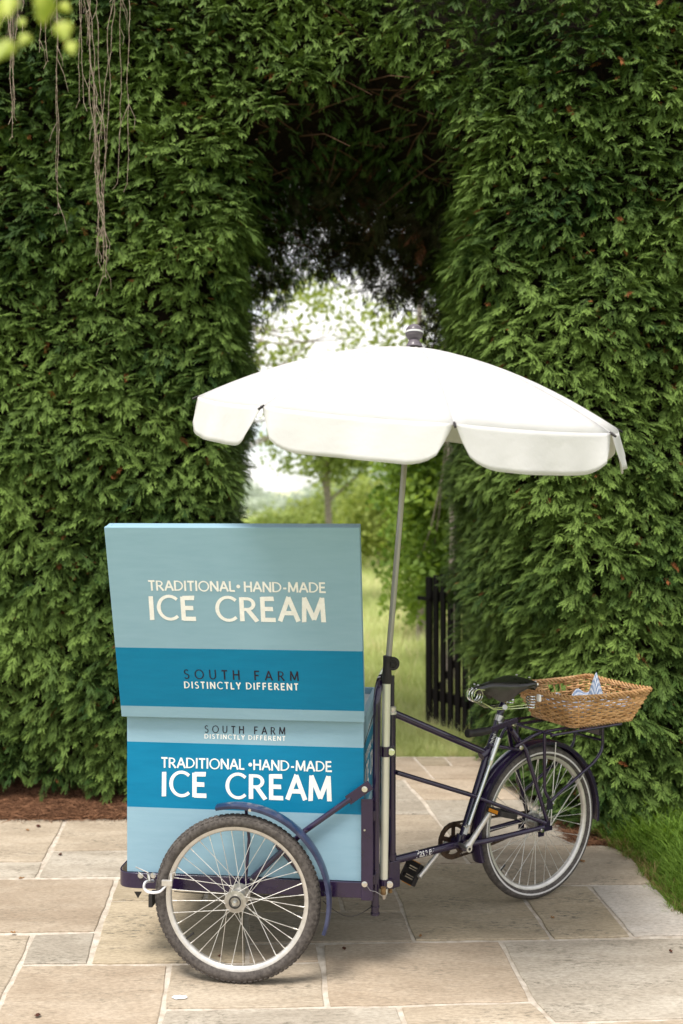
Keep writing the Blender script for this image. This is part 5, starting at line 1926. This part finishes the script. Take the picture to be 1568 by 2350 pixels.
# front hairpin coil
cN = Rp(1090, 1595, 0.0)
hel = []
for k in range(0, 64):
    a = 2 * PI * k / 18
    hel.append(cN + RQ * (-0.026 + 0.052 * k / 63) + RR * 0.027 * math.cos(a) + ZV * 0.027 * math.sin(a))
sp_.tube(hel, 0.0031, 6)
for s in (-1, 1):
    sp_.tube([cN + RQ * .02 * s + ZV * .027, Rl(0.46, 0.018 * s, 0.935)], 0.003, 6)
zr = Rp(1160, 1622).z
for s in (-1, 1):
    for dz in (0, 0.010):
        sp_.tube([cN + RQ * .03 * s - ZV * 0.026 + RR * .01, Rl(0.50, 0.026 * s, zr + dz * 0.6 + .002), Rl(0.60, 0.030 * s, zr - 0.004 + dz), Rl(0.67, 0.062 * s, zr + dz * 1.3)], 0.0028, 6)
    for q in (0.065,):
        hel = []
        b_ = Rl(0.675, q * s, zr - 0.002)
        for k in range(0, 64):
            a = 2 * PI * k / 14
            hel.append(b_ + ZV * (0.052 * k / 63) + RR * 0.019 * math.cos(a) + RQ * 0.019 * math.sin(a))
        sp_.tube(hel, 0.0030, 6)
sp_.tube([Rl(0.705, -0.075, 0.945), Rl(0.71, 0, 0.935), Rl(0.705, 0.075, 0.945)], 0.005, 8)
sp_.build('saddle_springs', m_chrome, trike)
sc2 = MB()
sc2.cyl(Rp(1159, 1623, 0.036), Rp(1159, 1623, -0.036), 0.011, 12)
sc2.cyl(Rp(1153, 1620, 0.0), Rp(1149, 1640, 0.0), 0.0125, 14)
sc2.build('saddle_clamp', m_steel, trike)
tg = MB(); tg.box(Rp(1237, 1602, 0.075), (0.012, 0.02, 0.03), MR); tg.build('saddle_tag', m_letter, trike, smooth=False, bevel=0.003)
btz = MB(); btz.cyl(F(880, 2036, .12), F(880, 2052, .12), 0.010, 10); btz.cyl(F(896, 2030, .2), F(896, 2048, .2), 0.008, 8)
btz.build('pivot_nut', m_rust, trike)

# ================================================================ PARASOL
YP = 3.70
sl_b = 0.165
par = thing('parasol', 'white scalloped parasol clamped upright to the trike, leaning slightly right', 'parasol', Lf(0.5, sl_b, 0.25))
s_top, s_bot = F(887.5, 1562, sl_b), F(880.5, 2050, sl_b)
sl = MB(); sl.tube([s_bot, s_top], 0.0155, 18); sl.build('pole_sleeve', m_cream, par)
cl = MB(); cl.tube([F(880, 2062, sl_b), F(880.3, 2046, sl_b)], [0.009, 0.0165], 14); cl.build('sleeve_end', m_steel, par)
m_pole = noisy('ribbed_grey_pole', (0.30, 0.275, 0.26), (0.40, 0.37, 0.35), scale=20, rough=0.35, metal=0.5, stretch=(1, 1, .1))
C_ap = P(950.5, 797, YP - 0.01)
p_top = P(945.5, 850, YP)
p_low = F(888, 1560, sl_b)
# fluted pole
fl = MB()
n_f = 28
ax = (C_ap - p_low).normalized()
nn = ax.orthogonal().normalized(); bb = ax.cross(nn)
vs = []
for e in (p_low, C_ap):
    for k in range(n_f):
        r_ = 0.0112 if k % 4 else 0.0101
        a = 2 * PI * k / n_f
        vs.append(e + (nn * math.cos(a) + bb * math.sin(a)) * r_)
fl.add(vs, [(k, (k + 1) % n_f, n_f + (k + 1) % n_f, n_f + k) for k in range(n_f)])
fl.build('pole', m_pole, par)
gr = MB()
g0, g1 = F(889.5, 1505, sl_b), F(887.5, 1568, sl_b)
gd = (g1 - g0)
gr.tube([g0, g0 + gd * .05, g0 + gd * .45, g0 + gd * .85, g1], [0.0155, 0.0160, 0.0155, 0.0190, 0.0175], 18)
grip = gr.build('pole_grip', m_plastic, par)
kb = MB()
kc = F(902, 1523, sl_b)
kb.lathe(kc, -V, [(0.014, -0.012), (0.023, -0.012), (0.0245, -0.006), (0.0245, 0.006), (0.023, 0.012), (0.014, 0.012), (0.011, 0.006), (0.011, -0.006)], 24, closed_prof=True)
kb.lathe(kc, -V, [(0.0001, 0.008), (0.014, 0.008)], 20)
kb.lathe(kc, -V, [(0.0001, -0.008), (0.014, -0.008)], 20)
kbo = kb.build('clamp_knob', m_plastic, par)
kw = MB(); kw.cyl(kc - V * 0.008, kc - V * 0.012, 0.006, 16); kw.build('knob_screw', m_plastic, kbo)
for (y0_, y1_) in ((1712, 1735), (2016, 2037)):
    xx = 887.5 - 7 * (y0_ - 1562) / 488
    c1 = F(xx - 0.5, y0_, sl_b); c2_ = F(xx - 0.8, y1_, sl_b)
    cm = MB()
    cm.tube([c1, c2_], 0.0182, 18)
    mid_ = (c1 + c2_) / 2
    cm.box(mid_ + U * 0.022 - V * 0.001, (0.022, 0.016, (c1 - c2_).length), MF)
    cm.box(mid_ - U * 0.022 + V * -0.004, (0.026, 0.018, (c1 - c2_).length), MF)
    cm.build('clamp', m_frame, trike, sharp=30)
    bolt(mid_ + U * 0.023 - V * 0.010, -V, 0.0105)

nup = Vector((0.080, -0.125, 1)).normalized()
e1 = (Vector((1, 0, 0)) - nup * nup.x).normalized()
e2 = nup.cross(e1)          # away from the viewer
CR = P(946, 949, YP)
RC = 489 / FPX * YP
HDm = (C_ap - CR).dot(nup)
axis_off = (C_ap - CR) - nup * HDm
def rimp(phi, rho=1.0):
    h = HDm * (1 - rho ** 1.75)
    c = CR + axis_off * (1 - rho)
    return c + (e1 * math.sin(phi) - e2 * math.cos(phi)) * RC * rho + nup * h
m_canvas = new_mat('white_canvas', (0.72, 0.705, 0.70), 0.85, spec=0.2)
bcv = m_canvas.node_tree.nodes['Principled BSDF']
outn = m_canvas.node_tree.nodes['Material Output']
trn = N(m_canvas, 'ShaderNodeBsdfTranslucent'); trn.inputs['Color'].default_value = (0.70, 0.67, 0.64, 1)
mxs = N(m_canvas, 'ShaderNodeMixShader', Fac=0.30)
L(m_canvas, bcv.outputs[0], mxs.inputs[1]); L(m_canvas, trn.outputs[0], mxs.inputs[2]); L(m_canvas, mxs.outputs[0], outn.inputs['Surface'])
tcx = N(m_canvas, 'ShaderNodeTexCoord')
wv = N(m_canvas, 'ShaderNodeTexNoise', Scale=9, Detail=6); L(m_canvas, tcx.outputs['Object'], wv.inputs['Vector'])
wv2 = N(m_canvas, 'ShaderNodeTexNoise', Scale=420, Detail=2); L(m_canvas, tcx.outputs['Object'], wv2.inputs['Vector'])
ad = N(m_canvas, 'ShaderNodeMath', operation='MULTIPLY_ADD'); ad.inputs[1].default_value = 0.03
L(m_canvas, wv2.outputs['Fac'], ad.inputs[0]); L(m_canvas, wv.outputs['Fac'], ad.inputs[2])
bpx = N(m_canvas, 'ShaderNodeBump', Strength=0.6, Distance=0.010)
L(m_canvas, ad.outputs[0], bpx.inputs['Height']); L(m_canvas, bpx.outputs['Normal'], bcv.inputs['Normal'])
PH0 = R(5)
NR, NTt = 10, 12
for k in range(8):
    pa, pb = PH0 + k * PI / 4, PH0 + (k + 1) * PI / 4
    mb = MB()
    vs = []
    for i in range(NR + 1):
        rho = 0.03 + 0.97 * i / NR
        A1, B1 = rimp(pa, rho), rimp(pb, rho)
        for j in range(NTt + 1):
            t = j / NTt
            p = A1.lerp(B1, t)
            cen = rimp((pa + pb) / 2, rho)
            # fabric stretched between ribs, slightly bellied
            p = p + (cen - A1.lerp(B1, 0.5)) * 0.18 * math.sin(PI * t) + nup * (-0.006 * math.sin(PI * t) * rho)
            vs.append(p)
    m = NTt + 1
    mb.add(vs, [(i * m + j, i * m + j + 1, (i + 1) * m + j + 1, (i + 1) * m + j) for i in range(NR) for j in range(NTt)])
    pn = mb.build('canopy_panel', m_canvas, par, solid=0.0012)
    sm2 = MB()
    sm2.tube([rimp(pa, 0.03 + 0.97 * i / 12) + nup * 0.0008 for i in range(13)], 0.0015, 5)
    sm2.build('seam', m_canvas, pn)
    # hanging flap with rounded lower corners
    vs = []
    NV = 9
    outd = (e1 * math.sin((pa + pb) / 2) - e2 * math.cos((pa + pb) / 2))
    rd = random.Random(k)
    ph1, ph2 = rd.uniform(0, 6), rd.uniform(0, 6)
    dropd = (nup * -0.75 + ZV * -0.25).normalized()
    ed = [vsx for vsx in range(m)]
    last = []
    A1, B1 = rimp(pa), rimp(pb)
    cen = rimp((pa + pb) / 2)
    def rim_at(t):
        return A1.lerp(B1, t) + (cen - A1.lerp(B1, 0.5)) * 0.18 * math.sin(PI * t) - nup * (0.006 * math.sin(PI * t))
    DROP = 0.128
    NJ = 26
    for i in range(NV + 1):
        v = i / NV
        for j in range(NJ + 1):
            t = j / NJ
            # side edges move inwards as they go down, then round under
            g = 0.003 + 0.032 * v
            tt_ = g + (1 - 2 * g) * t
            # rounded bottom corners
            e_ = min(tt_ - g, 1 - g - tt_)
            rc_ = 0.20
            vv = v
            cut = 0.0
            if e_ < rc_:
                cut = 0.62 * (1 - math.sqrt(max(0, 1 - ((rc_ - e_) / rc_) ** 2)))
            vv = v * (1 - cut)
            p = rim_at(tt_) + dropd * DROP * vv * (1 + 0.03 * math.sin(tt_ * 5 + ph1))
            p = p + outd * (0.034 * vv + 0.007 * vv * math.sin(tt_ * 9 + ph1) + 0.004 * vv * math.sin(tt_ * 23 + ph2) + (0.012 * vv if e_ < 0.05 else 0) * 0.5)
            vs.append(p)
    m2 = NJ + 1
    mb = MB()
    mb.add(vs, [(i * m2 + j, i * m2 + j + 1, (i + 1) * m2 + j + 1, (i + 1) * m2 + j) for i in range(NV) for j in range(NJ)])
    mb.build('valance_flap', m_canvas, pn, solid=0.0012)
    # hem stitch line as a thin raised cord
    hm = MB()
    hm.tube([Vector(vs[(NV) * m2 + j]) for j in range(NJ + 1)], 0.0007, 5)
    hm.build('hem', m_canvas, pn)
m_ribm = new_mat('dark_rib', (0.05, 0.045, 0.06), 0.35, metal=0.5)
for k in range(8):
    pa = PH0 + k * PI / 4
    pts = [rimp(pa, rho) - nup * 0.006 for rho in (0.04, 0.25, 0.5, 0.75, 0.95)] + [rimp(pa, 1.0) - nup * 0.001]
    mb = MB(); mb.tube(pts, 0.0028, 6); rb = mb.build('rib', m_ribm, par)
    o_ = rimp(pa, 1.0); d_ = (rimp(pa, 1.0) - rimp(pa, 0.93)).normalized()
    mb = MB(); mb.tube([o_ - d_ * 0.006, o_ + d_ * 0.004, o_ + d_ * 0.020], [0.0035, 0.0048, 0.0040], 10); mb.build('rib_tip', m_plastic, rb)
    st_m = rimp(pa, 0.5) - nup * 0.007
    hubp = C_ap - (C_ap - p_low).normalized() * 0.33
    mb = MB(); mb.tube([hubp, st_m], 0.0025, 6); mb.build('stretcher', m_ribm, par)
mb = MB(); mb.cyl(hubp + ax * .02, hubp - ax * 0.03, 0.020, 16); mb.build('runner', m_plastic, par)
m_fin = noisy('dark_grey_wood', (0.085, 0.072, 0.085), (0.13, 0.11, 0.125), scale=12, rough=0.45, stretch=(1, 1, 8), coat=0.2)
fn = MB()
fax = (P(951, 762, YP) - C_ap).normalized()
ppx = YP / FPX
prof = [(0.0001, -0.002), (19.5 * ppx, -0.002), (19 * ppx, 0.004), (13 * ppx, 14 * ppx), (11 * ppx, 16.5 * ppx)]
cz = 34.5 * ppx; rb_ = 20.5 * ppx
for k in range(15):
    a = -PI / 2 + 0.56 + (PI - 0.56) * k / 14
    prof.append((max(1e-4, rb_ * math.cos(a)), cz + rb_ * math.sin(a)))
fn.lathe(C_ap, fax, prof, 28)
fin = fn.build('finial', m_fin, par, sharp=35)
fr_ = MB()
pr_ = []
for k in range(4):
    a = -0.10 + 0.20 * k / 3
    pr_.append(((rb_ + 0.0007) * math.cos(a), cz + (rb_ + 0.0007) * math.sin(a)))
fr_.lathe(C_ap, fax, pr_, 28)
fr_.build('finial_band', new_mat('grey_band', (0.55, 0.54, 0.54), 0.4), fin)

# ================================================================ WICKER BASKET
m_wick = noisy('willow', (0.40, 0.20, 0.075), (0.70, 0.44, 0.22), scale=14, rough=0.5, rvar=0.15, coat=0.12, stretch=(1, 1, 3), bump=0.0006, bscale=120, lo=0.3, hi=0.7)
_b = m_wick.node_tree.nodes['Principled BSDF']
_src = _b.inputs['Base Color'].links[0].from_socket
_oi = N(m_wick, 'ShaderNodeObjectInfo'); _mr = N(m_wick, 'ShaderNodeMapRange')
_mr.inputs['To Min'].default_value = 0.72; _mr.inputs['To Max'].default_value = 1.3
L(m_wick, _oi.outputs['Random'], _mr.inputs['Value'])
_hs = N(m_wick, 'ShaderNodeHueSaturation'); L(m_wick, _mr.outputs[0], _hs.inputs['Value']); L(m_wick, _src, _hs.inputs['Color'])
L(m_wick, _hs.outputs[0], _b.inputs['Base Color'])
bc = Vector((1.077, 4.475, 0))
byaw = R(27)
BU = Vector((math.cos(byaw), math.sin(byaw), 0)); BV = Vector((BU.y, -BU.x, 0))   # BV towards the viewer
zb_, zr_ = 0.757, 0.893
basket = thing('wicker_basket', 'shallow woven willow basket with flared sides on the rear rack', 'basket', bc + ZV * zb_)
def b_ring(t, n=220, rr=0.03, off=0.0):
    """closed rounded rectangle at height fraction t (0 base, 1 rim)"""
    hl = 0.170 + 0.060 * t + off
    hwd = 0.150 + 0.055 * t + off
    pts = []
    per = []
    segs = [((hl, -hwd), (hl, hwd)), ((hl, hwd), (-hl, hwd)), ((-hl, hwd), (-hl, -hwd)), ((-hl, -hwd), (hl, -hwd))]
    tot_ = 4 * (hl + hwd)
    for i in range(n):
        d = tot_ * i / n
        for (a, b) in segs:
            ln = math.hypot(b[0] - a[0], b[1] - a[1])
            if d <= ln:
                q = d / ln
                x, y = a[0] + (b[0] - a[0]) * q, a[1] + (b[1] - a[1]) * q
                break
            d -= ln
        # round the corners
        ex, ey = abs(x) - (hl - rr), abs(y) - (hwd - rr)
        nx_, ny_ = (1 if x > 0 else -1), (1 if y > 0 else -1)
        if ex > 0 and ey > 0:
            dl = math.hypot(ex, ey)
            x = nx_ * (hl - rr + ex / dl * rr); y = ny_ * (hwd - rr + ey / dl * rr)
            nrm = (nx_ * ex / dl, ny_ * ey / dl)
        elif hl - abs(x) < hwd - abs(y):
            nrm = (nx_, 0)
        else:
            nrm = (0, ny_)
        pts.append((x, y, nrm))
    return pts
def b_pt(x, y, t, nrm=(0, 0), o=0.0):
    corner = max(0, abs(x) / 0.24 + abs(y) / 0.205 - 1.35)
    sagz = 0.005 * corner * t * 2 - 0.006 * t
    z = zb_ + (zr_ - zb_) * t + sagz
    return bc + BU * (x + nrm[0] * o) + BV * (y + nrm[1] * o) + ZV * z
NST = 46
NWV = 12
for w_i in range(NWV):
    t = 0.06 + 0.84 * w_i / (NWV - 1)
    rg = b_ring(t, NST * 4)
    par_ = w_i % 2
    pts = []
    ph = random.uniform(-.3, .3)
    for i, (x, y, nn_) in enumerate(rg):
        o = 0.0058 * math.sin(PI * (i / 4) + PI * par_ + PI / 4)
        pts.append(b_pt(x, y, t + 0.012 * math.sin(i * 0.11 + ph * 9), nn_, o))
    # handle hole on the far side
    def hole(i):
        x, y, _ = rg[i]
        return (0.60 < t < 0.86) and y < 0 and abs(x - 0.02) < 0.045
    runs, cur = [], []
    for i in range(len(pts) + 1):
        ii = i % len(pts)
        if hole(ii):
            if len(cur) > 3: runs.append(cur)
            cur = []
        else:
            cur.append(pts[ii])
    if len(cur) > 3: runs.append(cur)
    mb = MB()
    for rn in runs:
        mb.tube(rn, 0.0040 + random.uniform(-.0003, .0004), 5)
    mb.build('weaver', m_wick, basket)
r0_, r1_g = b_ring(0.0, NST * 4), b_ring(1.0, NST * 4)
for k in range(NST):
    i = (k * 4) % (NST * 4)
    a_, b_ = r0_[i], r1_g[i]
    mb = MB()
    mb.tube([b_pt(a_[0], a_[1], -0.02), b_pt((a_[0] + b_[0]) / 2, (a_[1] + b_[1]) / 2, 0.5), b_pt(b_[0], b_[1], 1.0)], 0.0027, 5)
    mb.build('stake', m_wick, basket)
# plaited rim and foot: three strands winding round each other
for (t, ra, rs_) in ((1.0, 0.0068, 0.0045), (0.0, 0.0050, 0.0038)):
    rg = b_ring(t, 360)
    for s in range(3):
        pts = []
        for i, (x, y, nn_) in enumerate(rg + [rg[0]]):
            a = 2 * PI * (i / 360 * 26) + 2 * PI * s / 3
            p = b_pt(x, y, t, nn_, ra * math.cos(a)) + ZV * ra * math.sin(a) * 1.1
            pts.append(p)
        mb = MB(); mb.tube(pts, rs_, 5, caps=False); mb.build('rim_strand' if t else 'foot_strand', m_wick, basket)
# woven floor
fl_ = MB()
for k in range(26):
    y = -0.145 + 0.29 * k / 25
    pts = [bc + BU * (-0.165 + 0.33 * i / 24) + BV * y + ZV * (zb_ + 0.004 + 0.003 * math.sin(PI * i + PI * k)) for i in range(25)]
    fl_.tube(pts, 0.0042, 4)
fl_.build('floor_weave', m_wick, basket)

# gingham cloth crumpled in the basket
m_cloth = new_mat('gingham', (0.6, 0.65, 0.72), 0.85, spec=0.2)
b_ = m_cloth.node_tree.nodes['Principled BSDF']
tcx = N(m_cloth, 'ShaderNodeUVMap')
ck = []
for ax_ in ('X', 'Y'):
    sp3 = N(m_cloth, 'ShaderNodeSeparateXYZ'); L(m_cloth, tcx.outputs[0], sp3.inputs[0])
    mm_ = N(m_cloth, 'ShaderNodeMath', operation='PINGPONG'); mm_.inputs[1].default_value = 0.5
    ms_ = N(m_cloth, 'ShaderNodeMath', operation='MULTIPLY'); ms_.inputs[1].default_value = 46
    L(m_cloth, sp3.outputs[ax_], ms_.inputs[0]); L(m_cloth, ms_.outputs[0], mm_.inputs[0])
    gt = N(m_cloth, 'ShaderNodeMath', operation='GREATER_THAN'); gt.inputs[1].default_value = 0.25
    L(m_cloth, mm_.outputs[0], gt.inputs[0])
    ck.append(gt)
adn = N(m_cloth, 'ShaderNodeMath', operation='ADD'); L(m_cloth, ck[0].outputs[0], adn.inputs[0]); L(m_cloth, ck[1].outputs[0], adn.inputs[1])
hv = N(m_cloth, 'ShaderNodeMath', operation='MULTIPLY'); hv.inputs[1].default_value = 0.5; L(m_cloth, adn.outputs[0], hv.inputs[0])
rmp = ramp(m_cloth, [(0, (0.80, 0.80, 0.80)), (0.5, (0.42, 0.50, 0.62)), (1, (0.12, 0.19, 0.36))])
L(m_cloth, hv.outputs[0], rmp.inputs['Fac']); L(m_cloth, rmp.outputs['Color'], b_.inputs['Base Color'])
NC = 48
vs, fs = [], []
pk = [(0.075, 0.015, 0.185, 0.036), (-0.14, -0.03, 0.03, 0.05), (-0.02, 0.08, 0.03, 0.06), (0.15, 0.09, 0.03, 0.05)]
for i in range(NC + 1):
    for j in range(NC + 1):
        x = -0.185 + 0.37 * i / NC; y = -0.155 + 0.31 * j / NC
        z = 0.018 + 0.010 * math.sin(x * 40 + 3 * math.sin(y * 30)) + 0.008 * math.sin(y * 55 + x * 20)
        for (cx_, cy_, hh_, rr_) in pk:
            d_ = math.hypot(x - cx_, y - cy_)
            z += hh_ * max(0, 1 - d_ / (rr_ * 1.5)) ** 1.1
        ed_ = max(abs(x) / 0.185, abs(y) / 0.155)
        z += 0.06 * max(0, ed_ - 0.88) / 0.12 * (0.8 + 0.2 * math.sin(x * 60 + y * 70))
        vs.append(bc + BU * x + BV * y + ZV * (zb_ + 0.006 + max(0.006, z)))
m = NC + 1
fs = [(i * m + j, (i + 1) * m + j, (i + 1) * m + j + 1, i * m + j + 1) for i in range(NC) for j in range(NC)]
mb = MB(); mb.add(vs, fs)
clo = mb.build('gingham_cloth', m_cloth)
uv = clo.data.uv_layers.new(name='UVMap')
for lp in clo.data.loops:
    vi = lp.vertex_index
    uv.data[lp.index].uv = ((vi // m) / NC, (vi % m) / NC)
tag(clo, 'blue and white checked cloth crumpled inside the wicker basket', 'cloth')
